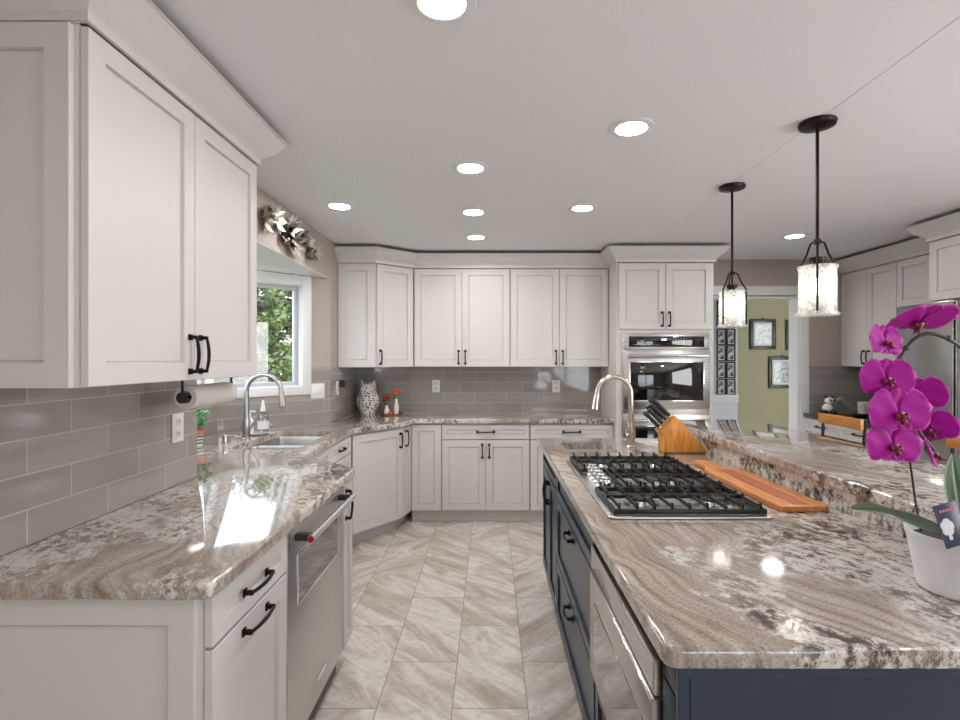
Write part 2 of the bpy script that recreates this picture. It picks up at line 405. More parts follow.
def window(n, p, q, t0, t1, label):
    """casing, sash frame, pane and stool on the wall line p-q between t0 and t1"""
    a, c = Vector(lerp(p, q, t0)), Vector(lerp(p, q, t1)); L = (c-a).length
    rz = math.atan2(c.y-a.y, c.x-a.x)
    o = bpy.data.objects.new('window_%d' % n, None); COL.objects.link(o); o.location = (a.x, a.y, 0); o.rotation_euler = (0, 0, rz)
    o['kind'] = 'structure'
    z0, z1, cw = ZS-.01, ZH-.012, .075
    b = B()    # local x along wall, inside is -y, outside is +y
    for (x0, x1, za, zb) in ((0, cw, z0, z1), (L-cw, L, z0, z1), (cw, L-cw, z1-cw, z1), (cw, L-cw, z0, z0+cw*.9)):
        b.box(x0, x1, -.018, .02, za, zb, .003)
    for (x0, x1, za, zb) in ((cw-.012, cw+.004, z0, z1), (L-cw-.004, L-cw+.012, z0, z1)): b.box(x0, x1, .0, .10, za+.05, zb-.05)
    b.box(cw, L-cw, 0, .10, z1-cw-.006, z1-cw+.004); b.box(cw, L-cw, 0, .10, z0+cw*.9-.004, z0+cw*.9+.006)
    obj('window_casing', b, 'white', o)
    b = B(); f = .035; X0, X1, Za, Zb = cw, L-cw, z0+cw*.9, z1-cw
    for (x0, x1, za, zb) in ((X0, X0+f, Za, Zb), (X1-f, X1, Za, Zb), (X0+f, X1-f, Zb-f, Zb), (X0+f, X1-f, Za, Za+f)): b.box(x0, x1, .05, .09, za, zb, .003)
    obj('sash', b, 'sashgrey', o)
    obj('pane', B().box(X0+f, X1-f, .068, .072, Za+f, Zb-f), 'pane', o)
    b = B(); b.box(X0+.01, X0+.05, .03, .052, Za+.09, Za+.13, .004); b.tube([(X0+.03, .03, Za+.11), (X0+.06, .01, Za+.085)], .005, 8)
    obj('crank', b, 'wplastic', o)
    return o
window(1, BAY[0], BAY[1], .16, 1.0, '')
window(2, BAY[1], BAY[2], 0, 1, '')
window(3, BAY[2], BAY[3], 0.0, .80, '')
# apron board seen through the far angled window (small white sensor box on its sash)
# back wall with the doorway
b = B(); DX0, DX1, DZ = 1.95, 3.0, 2.04
b.box(-1.42, DX0, YB, YB+.13, 0, ZCE); b.box(DX1, 3.9, YB, YB+.13, 0, ZCE); b.box(DX0, DX1, YB, YB+.13, DZ, ZCE)
struct('wall_back', b, 'wall', smooth=False)
b = B(); cw = .088
b.box(DX1, DX1+cw, YB-.02, YB, 0, DZ+.012, .004); b.box(DX0-.04, DX1+cw, YB-.02, YB, DZ+.012, DZ+.012+cw, .004)
b.box(DX0-.04, DX0, YB-.02, YB, 0, DZ+.012, .003)
b.box(DX1-.018, DX1, YB-.01, YB+.14, 0, DZ); b.box(DX0, DX1, YB-.01, YB+.14, DZ-.018, DZ); b.box(DX0, DX0+.018, YB-.01, YB+.14, 0, DZ)
struct('trim_4', b, 'white')
struct('wall_right', B().box(XR, XR+.12, -3.1, YB+.13, 0, ZCE), 'wall', smooth=False)
b = B(); b.box(-1.42, 1.1, -3.12, -3.0, 0, ZCE); b.box(2.7, 3.9, -3.12, -3.0, 0, ZCE); b.box(1.1, 2.7, -3.12, -3.0, 2.05, ZCE)
struct('wall_front', b, 'wall', smooth=False)
b = B()
for x in (1.1, 1.86, 2.62): b.box(x, x+.08, -3.06, -3.0, 0, 2.05)
b.box(1.1, 2.7, -3.06, -3.0, 1.97, 2.05); b.box(1.1, 2.7, -3.06, -3.0, 0, .09)
dd = struct('door_1', b, 'white')
obj('pane', B().box(1.18, 2.62, -3.035, -3.03, .09, 1.97), 'pane', dd)
# hall behind the doorway
struct('wall_hall_left', B().box(1.2, 2.885, 6.0, 7.2, 0, ZCE), 'hallwhite', smooth=False)
struct('wall_hall_back', B().box(2.885, 5.1, 7.0, 7.12, 0, ZCE), 'green', smooth=False)
struct('wall_hall_right', B().box(5.0, 5.12, YB+.13, 7.0, 0, ZCE), 'green', smooth=False)
b = B(); b.box(1.9, 2.887, 5.975, 6.0, .98, 1.02, .004); b.box(1.9, 2.887, 5.985, 6.0, .93, .98)
struct('trim_5', b, 'white')
struct('baseboard_hall', B().box(2.9, 5.0, 6.985, 7.0, 0, .12), 'white')

# tiled splashbacks: each its own wall strip, local x along the wall
def splash(name, p, q, z0, z1, off=0, th=.008):
    d = Vector((q[0]-p[0], q[1]-p[1])); L = d.length; rz = math.atan2(d.y, d.x)
    b = B().box(off, off+L, -th, 0, 0, z1-z0)
    o = struct(name, b, 'tile', smooth=False)
    u = d.normalized()
    o.location = (p[0]-u.x*off, p[1]-u.y*off, z0); o.rotation_euler = (0, 0, rz)
ZT = 1.366
ns = 6
for (p, q, z1, off) in (((XW, .95), (XW, 2.27), ZT, -.03), (BAY[0], BAY[1], ZS-.012, .1), (BAY[1], BAY[2], ZS-.012, .05), (BAY[2], BAY[3], ZS-.012, .12),
                  ((-1.30, 4.20), (-1.30, YB), ZT, .1), ((-1.292, YB), (1.075, YB), ZT, .07), ((3.088, YB), (XR, YB), ZT, .2)):
    splash('trim_%d' % ns, p, q, ZC, z1, off); ns += 1
p = lerp(BAY[2], BAY[3], .80); splash('trim_%d' % ns, p, BAY[3], ZS-.012, ZT, 0); ns += 1
splash('trim_%d' % ns, (XR, YB), (XR, 4.3), ZC, ZT, 0); ns += 1
struct('baseboard_back', B().box(3.088, 3.0+.1, YB-.012, YB, 0, .1), 'white')

# ------------------------------------------------------------------ crown moulding sweep
CROWN = [(0, ZU1-.012), (.012, ZU1-.012), (.012, ZU1+.012), (.018, ZU1+.018), (.026, ZU1+.026), (.040, ZU1+.036), (.062, ZU1+.056), (.080, ZU1+.082), (.090, ZU1+.10), (.098, ZU1+.102), (.098, ZCR), (.088, ZCR), (.070, ZU1+.085), (.02, ZU1+.03), (0, ZU1+.03)]
def sweep(name, path, prof, mat):
    """path: cabinet face line, outside on its right-hand side"""
    b = B(); P = [Vector(p) for p in path]; rings = []
    for i, p in enumerate(P):
        ns_ = []
        if i > 0: d = (P[i]-P[i-1]).normalized(); ns_.append(Vector((d.y, -d.x)))
        if i < len(P)-1: d = (P[i+1]-P[i]).normalized(); ns_.append(Vector((d.y, -d.x)))
        if len(ns_) == 2:
            mm = (ns_[0]+ns_[1]).normalized(); mm = mm/max(.3, mm.dot(ns_[0]))
        else: mm = ns_[0]
        rings.append([b.bm.verts.new((p.x+mm.x*o, p.y+mm.y*o, z)) for o, z in prof])
    k = len(prof)
    for a, c in zip(rings, rings[1:]):
        for j in range(k): b.bm.faces.new((a[j], a[(j+1) % k], c[(j+1) % k], c[j]))
    b.bm.faces.new(rings[0]); b.bm.faces.new(rings[-1])
    return struct(name, b, mat, ang=25)
LU0, LU1 = 1.258, 2.172
sweep('trim_20', [(XW, LU0), (XL, LU0), (XL, LU1), (XW, LU1)], CROWN, 'cab')
TC = (1.075, 1.90, 4.36)
YU = 4.66
sweep('trim_21', [(XW, 4.39), (-.98, 4.39), (-.69, YU), (1.075, YU), (1.075, TC[2]), (1.90, TC[2]), (1.90, YB)], CROWN, 'cab')
sweep('trim_22', [(3.41, YB), (3.41, 3.61), (3.08, 3.61), (3.08, 2.55)], CROWN, 'cab')

# ------------------------------------------------------------------ cabinets
def pull(L, horiz, parent, x, z, y=0, name='handle', r=.0048):
    """bowed bar pull standing off the -y face"""
    b = B(); n = 10; h = L/2-.008
    pts = []
    for i in range(n+1):
        t = -1+2*i/n; pts.append((t*h, -.022-.008*(1-t*t), 0))
    b.tube(pts, [r*.95]+[r*(1+.25*(1-abs(-1+2*i/n))) for i in range(1, n)]+[r*.95], 8)
    for s in (-1, 1):
        b.box(s*h-.006, s*h+.006, -.026, 0, -.0065, .0065, .0025); b.box(s*h-.010, s*h+.010, -.006, 0, -.011, .011, .002)
    if not horiz: b.xform(Matrix.Rotation(PI/2, 4, 'Y'))
    return obj(name, b, 'bronze', parent, (x, y, z))
def shaker(name, x0, x1, z0, z1, mat, parent, stile=.057, t=.02, rec=.009, y=0):
    b = B(); w = x1-x0; h = z1-z0; s = min(stile, w*.3, h*.34)
    bm = b.bm
    def ring(i, yy): return [bm.verts.new(v) for v in ((i, yy, i), (w-i, yy, i), (w-i, yy, h-i), (i, yy, h-i))]
    R = [ring(0, t), ring(0, .0015), ring(.0015, 0), ring(s, 0), ring(s+.0012, rec+.004), ring(s+.0045, rec+.004), ring(s+.0065, rec)]
    for a, c in zip(R, R[1:]):
        for k in range(4): bm.faces.new((a[k], a[(k+1) % 4], c[(k+1) % 4], c[k]))
    bm.faces.new(R[0][::-1]); bm.faces.new(R[-1])
    return obj(name, b, mat, parent, (x0, y-t-(.003 if name in ('door', 'drawer') else 0), z0), smooth=False)
def front(kind, x0, x1, z0, z1, mat, parent, hd, L=.128, g=.0023):
    d = shaker(kind, x0+g, x1-g, z0+g, z1-g, mat, parent, stile=.057 if kind == 'door' else .042)
    w, h = x1-x0-2*g, z1-z0-2*g
    if hd == 'h': pull(L, True, d, w/2, h/2)
    elif hd == 'ht': pull(L, True, d, w/2, h-.034)
    elif hd in ('lb', 'rb', 'lt', 'rt'):
        pull(L, False, d, .028 if hd[0] == 'l' else w-.028, (.020+L/2) if hd[1] == 'b' else h-.030-L/2)
    return d
def cabinet(name, label, loc, rz, w, d, z0, z1, fronts, mat='cab', cat='cabinet', toe=0, poly=None, group=None, body=True, hollow=0):
    o = thing(name, label, cat, (loc[0], loc[1], 0), rz, group)
    if body:
        b = B()
        if poly: b.prism(poly, z0, z1)
        elif hollow: b.box(0, w, 0, d, z0, hollow); b.box(0, w, 0, .016, hollow, z1); b.box(0, w, d-.016, d, hollow, z1); b.box(0, .012, .016, d-.016, hollow, z1); b.box(w-.012, w, .016, d-.016, hollow, z1)
        else: b.box(0, w, 0, d, z0, z1)
        if toe and not poly: b.box(0, w, toe, d, 0, z0)
        obj('body', b, mat, o, smooth=False)
    for f in fronts: front(*f[:5], mat, o, f[5], *(f[6:]))
    return o

# left upper cabinet: faces +X (rotated +90: local x -> +Y)
lu = cabinet('upper_cabinet', 'large off-white wall cabinet with two shaker doors hung closest to the camera at left', (XL-.0, LU0), PI/2, LU1-LU0, -(XW-XL)-.022, ZU0, ZU1-.012,
    [('door', 0, (LU1-LU0)/2, ZU0, ZU1-.016, 'rb'), ('door', (LU1-LU0)/2, LU1-LU0, ZU0, ZU1-.016, 'lb')])
lu.location.x = XL-.02
for ch in lu.children:
    if ch.name.startswith('body'): pass
# decorative end panel facing the camera
ep = shaker('end_panel', 0, .278, ZU0, ZU1-.016, 'cab', lu, stile=.062, t=.014)
ep.rotation_euler = (0, 0, -PI/2); ep.location = (-.014, .29, ZU0)

# base cabinet nearest the camera, left run
XF = -.665                        # door faces of the left run
nb = cabinet('base_cabinet', 'off-white base cabinet with drawer over pull-out door at near end of left counter', (XF-.02, 1.228), PI/2, .45, .60, .11, .872,
    [('drawer', 0, .45, .742, .868, 'h', .15), ('door', 0, .45, .115, .738, 'ht', .16)], toe=.06)
ep = shaker('end_panel', 0, .588, .0, .868, 'cab', nb, stile=.062, t=.014); ep.rotation_euler = (0, 0, -PI/2); ep.location = (-.014, .60, .0)
# narrow cabinet beyond the dishwasher, with its angled end
o = thing('base_cabinet', 'narrow off-white base cabinet with a slim door between dishwasher and sink cabinet', 'cabinet', (XF-.02, 2.335, 0), PI/2)
b = B().prism([(0, 0), (.145, 0), (.40, .33), (.40, .60), (0, .60)], .11, .872); b.prism([(0, .06), (.12, .06), (.38, .36), (.38, .60), (0, .60)], 0, .11)
obj('body', b, 'cab', o, smooth=False)
front('door', 0, .145, .115, .868, 'cab', o, 'lt', .14)
# sink cabinet set back under the bay window
cabinet('base_cabinet', 'off-white sink cabinet set back under the bay window with drawer front', (-1.055, 2.80), PI/2, 1.04, .56, .11, .872,
    [('drawer', .02, .52, .742, .868, 'h'), ('drawer', .52, 1.02, .742, .868, 'h'), ('door', .02, .52, .115, .738, 'rt'), ('door', .52, 1.02, .115, .738, 'lt')], toe=.06, hollow=.66)
# diagonal corner base cabinet
P3, P4 = Vector((-1.048, 3.875)), Vector((-.735, 4.298))
dv = (P4-P3); ang = math.atan2(dv.y, dv.x); Lc = dv.length
def loc2(pt, o, a):
    v = Vector(pt)-Vector(o); c, s_ = math.cos(-a), math.sin(-a); return (v.x*c-v.y*s_, v.x*s_+v.y*c)
world_poly = [P3, P4, (-.70, 4.50), (-.70, 4.98), (-1.28, 4.98), (-1.28, 4.26), (-1.58, 3.90), (-1.25, 3.865)]
o = thing('corner_base_cabinet', 'off-white corner base cabinet with a diagonal door below the owl vase', 'cabinet', (P3.x, P3.y, 0), ang)
b = B().prism([loc2(p, P3, ang) for p in world_poly], .11, .872)
u = dv.normalized(); n_ = Vector((-u.y, u.x))*.075
toe_poly = [P3+n_, P4+n_-u*.02, (-.76, 4.57), (-.70, 4.98), (-1.28, 4.98), (-1.28, 4.26), (-1.5, 3.95)]
b.prism([loc2(p, P3, ang) for p in toe_poly], 0, .11)
obj('body', b, 'cab', o, smooth=False)
d = front('door', 0, Lc-.012, .115, .858, 'cab', o, 'rt')
# slim angled return door with its own pull
Q0, Q1 = Vector((-.722, 4.315)), Vector((-.685, 4.478)); dq = Q1-Q0; aq = math.atan2(dq.y, dq.x)-ang
sd = shaker('side_door', 0, dq.length, .115, .858, 'cab', o, stile=.03, t=.018)
lq = loc2(Q0, P3, ang); sd.location = (lq[0], lq[1], .115); sd.rotation_euler = (0, 0, aq)
pull(.14, False, sd, .04, .743-.045-.07+.02)

# back run of base cabinets (face -Y)
YF = 4.50
cabinet('base_cabinet', 'slim off-white base cabinet with one door and no handle beside the corner cabinet', (-.684, YF), 0, .262, .48, .11, .872,
    [('door', 0, .262, .115, .866, None)], toe=.07)
cabinet('base_cabinet', 'off-white base cabinet in the middle of the back wall, wide drawer over two doors', (-.42, YF), 0, .766, .48, .11, .872,
    [('drawer', .003, .763, .735, .866, 'h', .16), ('door', .003, .383, .115, .73, 'rt'), ('door', .383, .763, .115, .73, 'lt')], toe=.07)
cabinet('base_cabinet', 'off-white base cabinet at the right end of the back run against the oven cabinet', (.348, YF), 0, .725, .48, .11, .872,
    [('drawer', .003, .722, .735, .866, 'h', .16), ('door', .003, .363, .115, .73, 'rt'), ('door', .363, .722, .115, .73, 'lt')], toe=.07)
# toe boards
struct('trim_23', B().box(-.69, 1.07, YF+.052, YF+.069, .0, .108).box(-.69, 1.07, YF+.044, YF+.052, 0, .022, .003), 'cab')

# back uppers
o = thing('corner_wall_cabinet', 'off-white corner wall cabinet with a diagonal door above the owl vase', 'cabinet', (-.98, 4.39, 0), 0)
pl = [(-1.3, 4.39), (-.98, 4.39), (-.69, YU), (-.69, YB), (-1.3, YB)]
obj('body', B().prism([(x+.98, y-4.39) for x, y in [(-1.298, 4.405), (-.985, 4.405), (-.695, YU+.015), (-.695, YB-.002), (-1.298, YB-.002)]], ZU0, ZU1-.012), 'cab', o, smooth=False)
ep = shaker('side_panel', 0, .312, ZU0, ZU1-.016, 'cab', o, stile=.062, t=.014); ep.location = (-.316, .001, ZU0)
a = math.atan2(YU-4.39, .29); Ld = math.hypot(YU-4.39, .29)
hold = front('door', .012, Ld-.012, ZU0, ZU1-.016, 'cab', o, 'lb'); c_, s_ = math.cos(a), math.sin(a)
hold.rotation_euler = (0, 0, a); hold.location = (.012*c_+.010*s_+.002, .012*s_-.010*c_+.006, ZU0+.0018)
wx = [-.688, .181, 1.072]
for i, lab in ((0, 'off-white two-door wall cabinet hung left of center on the back wall beside the corner cabinet'), (1, 'off-white two-door wall cabinet hung beside the tall oven cabinet on the back wall')):
    w = wx[i+1]-wx[i]
    cabinet('upper_cabinet', lab, (wx[i], YU+.02), 0, w, YB-YU-.022, ZU0, ZU1-.012, [('door', .002, w/2, ZU0, ZU1-.016, 'rb'), ('door', w/2, w-.002, ZU0, ZU1-.016, 'lb')])
# tall oven cabinet
x0, x1, yf = TC
w = x1-x0
tc = cabinet('oven_cabinet', 'tall off-white cabinet that houses the built-in wall oven, two doors above', (x0, yf+.02), 0, w, YB-yf-.022, .11, ZU1-.012,
    [('door', .015, w/2, 1.685, ZU1-.018, 'rb'), ('door', w/2, w-.015, 1.685, ZU1-.018, 'lb'), ('drawer', .03, w-.03, .115, .36, 'h')], toe=.06)
# wall oven
ov = thing('built_in_oven', 'stainless steel double wall oven with black glass doors and bar handles', 'oven', (x0+.045, yf+.02, 0))
W = w-.09
b = B()
b.box(0, W, -.022, 0, .40, 1.65, .003)
obj('frame', b, 'steel', ov)
b = B(); b.box(.01, W-.01, -.040, -.023, 1.515, 1.645, .003); cp = obj('control_panel', b, 'steel', ov)
obj('display', B().box(.05, W-.05, -.043, -.0405, 1.535, 1.625, .001), 'blackglass', cp)
obj('clock', B().box(W*.44, W*.50, -.0445, -.0435, 1.590, 1.606), 'clock', cp, smooth=False)
b = B()
for k in range(9): b.box(.09+k*.024, .102+k*.024, -.0442, -.0432, 1.553, 1.557)
obj('key_row', b, 'nickel', cp, smooth=False); b = B()
for k in range(4):
    for j in range(3): b.box(W*.60+k*.022, W*.60+.009+k*.022, -.0442, -.0432, 1.556+j*.018, 1.560+j*.018)
obj('keypad', b, 'nickel', cp, smooth=False)
for (za, zb) in ((1.01, 1.505), (.42, .965)):
    b = B(); b.box(.004, W-.004, -.046, -.023, za, zb, .004); dr = obj('oven_door', b, 'steel', ov)
    zw1 = zb-.10; zw0 = max(za+.075, zw1-.36)
    b = B()
    for q in ((.052, W-.052, zw0-.008, zw0), (.052, W-.052, zw1, zw1+.008), (.052, .06, zw0, zw1), (W-.06, W-.052, zw0, zw1)): b.box(q[0], q[1], -.050, -.0463, q[2], q[3], .001)
    obj('window_trim', b, 'chrome', dr)
    obj('door_window', B().box(.0605, W-.0605, -.0485, -.0463, zw0+.0005, zw1-.0005, .001), 'blackglass', dr)
    b = B(); zh = zb-.045; b.tube([(.035, -.088, zh), (W-.035, -.088, zh)], .011, 14)
    for q in (.06, W-.06): b.tube([(q, -.0463, zh), (q, -.088, zh)], .009, 10)
    obj('handle', b, 'chrome', dr)

# dishwasher
dw = thing('dishwasher', 'stainless steel dishwasher with window and bar handle in the left run', 'dishwasher', (XF, 1.688, 0), PI/2)
W = .637
obj('body', B().box(0.003, W-.003, .03, .58, .02, .868), 'black', dw)
obj('toe_plate', B().box(.006, W-.006, .05, .06, .005, .10), 'black', dw)
b = B(); b.box(.004, W-.004, 0, .028, .115, .862, .004); dp = obj('door', b, steel('dishwasher_steel', 2, (.66, .645, .63, 1), .42), dw)
b = B()
for q in ((.085, .565, .582, .592), (.085, .565, .752, .762), (.085, .095, .592, .752), (.555, .565, .592, .752)): b.box(q[0], q[1], -.004, .0, q[2], q[3], .001)
obj('window_trim', b, 'chrome', dp)
obj('window', B().box(.0955, .5545, -.0025, 0, .5925, .7515), 'blackglass', dp)
b = B(); zh = .826
b.tube([(.05, -.060, zh), (.60, -.060, zh)], .0125, 16)
hb = obj('handle', b, 'chrome', dp)
b = B()
b.bm.free()
for q in (.075, .575): obj('handle_bracket', B().box(q-.014, q+.014, -.055, -.0005, zh-.011, zh+.011, .002), 'black', hb)
b = B(); b.tube([(.0495, -.060, zh), (.046, -.060, zh)], .0115, 16); b.tube([(.046, -.060, zh), (.045, -.060, zh)], .005, 12)
obj('medallion', b, plain('red_medallion', (.35, .01, .015, 1), .3, .3).m, hb, label='round red medallion')
obj('nameplate', B().box(.29, .40, -.003, -.0004, .19, .212, .001), 'chrome', dp)
b = B()
for k in range(7): b.box(.012, .022, -.001, 0, .80+k*.008, .804+k*.008)
obj('vent', b, 'dark', dp, smooth=False)

# ------------------------------------------------------------------ counters
def boolean_cut(o, boxes):
    for (x0, x1, y0, y1, z0, z1, r) in boxes:
        cb = B()
        cb.prism(roundrect(x0, x1, y0, y1, r), z0, z1)
        bmesh.ops.recalc_face_normals(cb.bm, faces=cb.bm.faces)
        me = bpy.data.meshes.new('cut'); cb.bm.to_mesh(me); cb.bm.free(); c = bpy.data.objects.new('cut', me); COL.objects.link(c)
        md = o.modifiers.new('cut', 'BOOLEAN'); md.object = c; md.operation = 'DIFFERENCE'; md.solver = 'EXACT'
        dg = bpy.context.evaluated_depsgraph_get(); dg.update()
        new = bpy.data.meshes.new_from_object(o.evaluated_get(dg)); o.modifiers.clear(); o.data = new
        bpy.data.objects.remove(c)
def roundrect(x0, x1, y0, y1, r, n=6):
    P = []
    for (cx_, cy_, a0) in ((x1-r, y0+r, -PI/2), (x1-r, y1-r, 0), (x0+r, y1-r, PI/2), (x0+r, y0+r, PI)):
        P += [(cx_+r*math.cos(a0+PI/2*i/n), cy_+r*math.sin(a0+PI/2*i/n)) for i in range(n+1)]
    return P
def roundcorner(poly, idx, r, n=5):
    out = []
    for i, p in enumerate(poly):
        if i not in idx: out.append(p); continue
        p = Vector(p); a = (Vector(poly[i-1])-p).normalized(); c = (Vector(poly[(i+1) % len(poly)])-p).normalized()
        A, C = p+a*r, p+c*r
        for k in range(n+1):
            t = k/n; out.append(tuple(A*(1-t)**2+p*2*t*(1-t)+C*t*t))
    return out
e = .008
cp_ = [(XW+.009, 1.19), (-.642, 1.19), (-.642, 2.46), (-1.005, 2.79), (-1.02, 3.845), (-.70, 4.265), (-.655, 4.45), (1.073, 4.45), (1.073, YB-.009), (XW+.009, YB-.009), (XW+.009, 4.199), (-1.90, 3.590), (-1.90, 2.880), (XW+.009, 2.278)]
cp_ = roundcorner(cp_, {1, 2, 3, 4, 5, 6}, .02)
ct = obj('countertop', B().prism(cp_, ZC-.040, ZC, .009, 4), 'granite', ang=50)
tag(ct, 'polished granite countertop wrapping the left run, bay sink and back wall', 'countertop')
boolean_cut(ct, [(-1.52, -1.12, 2.96, 3.72, ZC-.08, ZC+.05, .05)])
ct.data.materials.clear(); ct.data.materials.append(M['granite'])
# undermount double sink
def sinkbowl(name, label, X0, X1, Y0, Y1, zt, depth, div=None, cat='sink'):
    o = thing(name, label, cat, ((X0+X1)/2, (Y0+Y1)/2, zt-depth))
    cx0, cy0 = (X0+X1)/2, (Y0+Y1)/2
    def bowl(nm, x0, x1, y0, y1):
        b = B(); rr = []
        for (ins, z, r) in ((-.012, depth, .06), (0, depth, .05), (.004, depth-.01, .05), (.012, .02, .05), (.03, .003, .04), (.045, .0, .03)):
            P = roundrect(x0+ins-cx0, x1-ins-cx0, y0+ins-cy0, y1-ins-cy0, max(.01, r), 5)
            rr.append([b.bm.verts.new((p[0], p[1], z)) for p in P])
        for a_, c_ in zip(rr, rr[1:]):
            for k in range(len(a_)): b.bm.faces.new((a_[k], a_[(k+1) % len(a_)], c_[(k+1) % len(a_)], c_[k]))
        b.bm.faces.new(rr[-1])
        bo = obj(nm, b, 'sinksteel', o, recalc=False)
        sm = bo.modifiers.new('thick', 'SOLIDIFY'); sm.thickness = .0015; sm.offset = 1
        d = B().lathe([(0, .002), (.025, .003), (.036, .005), (.038, .0022)], ((x0+x1)/2-cx0, (y0+y1)/2-cy0, 0), 20)
        obj('drain', d, 'chrome', bo)
    if div: bowl('basin', X0, X1, Y0, div-.012); bowl('basin', X0, X1, div+.012, Y1)
    else: bowl('basin', X0, X1, Y0, Y1)
    return o
sinkbowl('kitchen_sink', 'stainless double-bowl undermount sink in the bay counter', -1.522, -1.118, 2.958, 3.722, ZC-.0405, .19, 3.32)

# island
IX, IXF = .315, .345
isl = roundcorner([(IX, .924), (1.2145, .924), (1.2145, 3.39), (IX, 3.39)], {0, 3}, .03)
it = obj('island_countertop', B().prism(isl, ZC-.040, ZC, .009, 4), 'granite_island', ang=50)
tag(it, 'lower granite island countertop carrying the gas cooktop', 'countertop')
boolean_cut(it, [(.44, .72, 2.86, 3.19, ZC-.08, ZC+.05, .05)])
it.data.materials.clear(); it.data.materials.append(M['granite_island'])
sinkbowl('prep_sink', 'small stainless prep sink in the island beyond the cooktop', .438, .722, 2.858, 3.192, ZC-.0405, .17)
tag(obj('granite_upstand', B().box(1.2155, 1.238, .93, 3.40, ZC-.04, .985), 'granite_riser'), 'vertical granite upstand between the lower island counter and the raised bar top', 'upstand')
bt = roundcorner([(1.19, .93), (1.76, .93), (1.76, 3.46), (1.19, 3.46)], {0, 1, 2, 3}, .04)
tag(obj('raised_bar_counter', B().prism(bt, .986, 1.028, .009, 4), 'granite_bar', ang=50), 'raised granite breakfast bar top along the far side of the island', 'countertop')
b = B().box(1.24, 1.42, .98, 3.40, 0, .985)
tag(obj('knee_wall', b, 'navy'), 'navy knee wall carrying the raised breakfast bar', 'island base')

# island cabinets: faces -X, rotated -90: local x -> -Y, local y -> +X
def isl_cab(label, ya, yb, fronts, z0=.11, hollow=0):
    return cabinet('island_cabinet', label, (IXF+.02, yb), -PI/2, yb-ya-.001, 1.235-IXF-.02, z0, .872, fronts, mat='navy', toe=.05, hollow=hollow)
isl_cab('navy island cabinet with three wide drawer fronts under the gas cooktop', 1.69, 2.65,
    [('drawer', .003, .957, .725, .868, None), ('drawer', .003, .957, .405, .721, 'ht', .12), ('drawer', .003, .957, .115, .401, 'ht', .12)])
isl_cab('navy island cabinet with two doors below the prep sink', 2.65, 3.33,
    [('drawer', .003, .677, .760, .868, None), ('door', .003, .34, .115, .756, 'rt'), ('door', .34, .677, .115, .756, 'lt')], hollow=.66)
mc = isl_cab('navy island cabinet at the near end that holds the microwave drawer', .955, 1.69, [('drawer', .015, .66, .115, .400, 'ht', .12)])
# corner post and end panel
b = B(); b.box(.66+.003, .735, -.02, 0, .115, .802, .002); b.box(.66+.003, .735, -.02, 0, .808, .868, .002)
obj('corner_post', b, 'navy', mc)
b = B(); b.box(0, .018, 0, .89, .0, .868); b.mi = 0
ep = shaker('end_panel', 0, .83, .0, .868, 'navy', mc, stile=.02, t=.012, rec=.010); ep.rotation_euler = (0, 0, PI/2); ep.location = (.7355, -.02, 0)
# the end panel faces the camera: local -y of panel -> world -Y
ep.rotation_euler = (0, 0, PI/2)
ep.matrix_parent_inverse = Matrix.Identity(4); ep.location = (.7465, -.02, 0)

mw = thing('microwave_drawer', 'stainless microwave drawer built into the navy island front', 'microwave', (IXF+.019, 1.685, 0), -PI/2)
W = .655
ms = steel('microwave_steel', 0, (.60, .59, .57, 1), .24)
obj('frame', B().box(0, W, -.014, 0, .408, .832, .002), ms, mw)
cpn = obj('control_panel', B().box(.004, W-.004, -.034, -.015, .757, .829, .002), ms, mw)
obj('display', B().box(.41, .645, -.0355, -.0342, .762, .824), 'steel', cpn)
dr = obj('drawer_front', B().box(.004, W-.004, -.038, -.015, .425, .750, .003), ms, mw)
obj('window', B().box(.07, W-.07, -.0395, -.0382, .500, .668), 'blackglass', dr)
obj('chrome_edge', B().box(.004, W-.004, -.041, -.0382, .744, .750, .001), 'chrome', dr)
obj('lower_lip', B().box(.004, W-.004, -.030, -.015, .409, .422, .002), 'chrome', mw)

# ------------------------------------------------------------------ gas cooktop
ck = thing('gas_cooktop', 'stainless five-burner gas cooktop with black iron grates set in the island', 'cooktop', (.385, 1.662, ZC))
CW, CL = .535, .958
b = B().prism(roundrect(0, CW, 0, CL, .02), .0005, .010, .004, 3)
obj('tray', b, 'steel', ck)
# local coords: x 0..CW (aisle to bar), y 0..CL
bur = [(.15, .155, .036), (.40, .155, .044), (.315, .472, .058), (.15, .79, .040), (.40, .79, .036)]
for (x, y, r) in bur:
    b = B().lathe([(0, .010), (r*1.75, .010), (r*1.75, .013), (r*1.25, .016), (r*1.1, .026), (0, .026)], (x, y, 0), 26)
    bb = obj('burner', b, plain('burner_ring', (.35, .34, .33, 1), .35, .9).m if False else 'nickel', ck)
    b = B().lathe([(0, .026), (r, .026), (r*1.02, .030), (r*.9, .036), (0, .037)], (x, y, 0), 26)
    obj('burner_cap', b, 'iron', bb)
def grate(x0, x1, y0, y1, nx):
    b = B(); zt = .040; t = .0055
    for (a_, c_, d_, e_) in ((x0, x1, y0, y0+.010), (x0, x1, y1-.010, y1), (x0, x0+.010, y0+.010, y1-.010), (x1-.010, x1, y0+.010, y1-.010)):
        b.box(a_, c_, d_, e_, .0125, zt-.010, .002)
    ym = (y0+y1)/2
    b.box(x0+.010, x1-.010, ym-.004, ym+.004, .026, zt-.002, .001)
    for k in range(nx):
        x = x0+.02+(x1-x0-.04)*k/(nx-1)
        b.box(x-t/2, x+t/2, y0+.001, y1-.001, zt-.010, zt+.002, .001)
        for yy in (y0+.001, y1-.011, ym-.030, ym+.020): b.box(x-t/2-.001, x+t/2+.001, yy, yy+.010, zt-.012, zt+.010, .0015)
    obj('grate', b, 'iron', ck, ang=30)
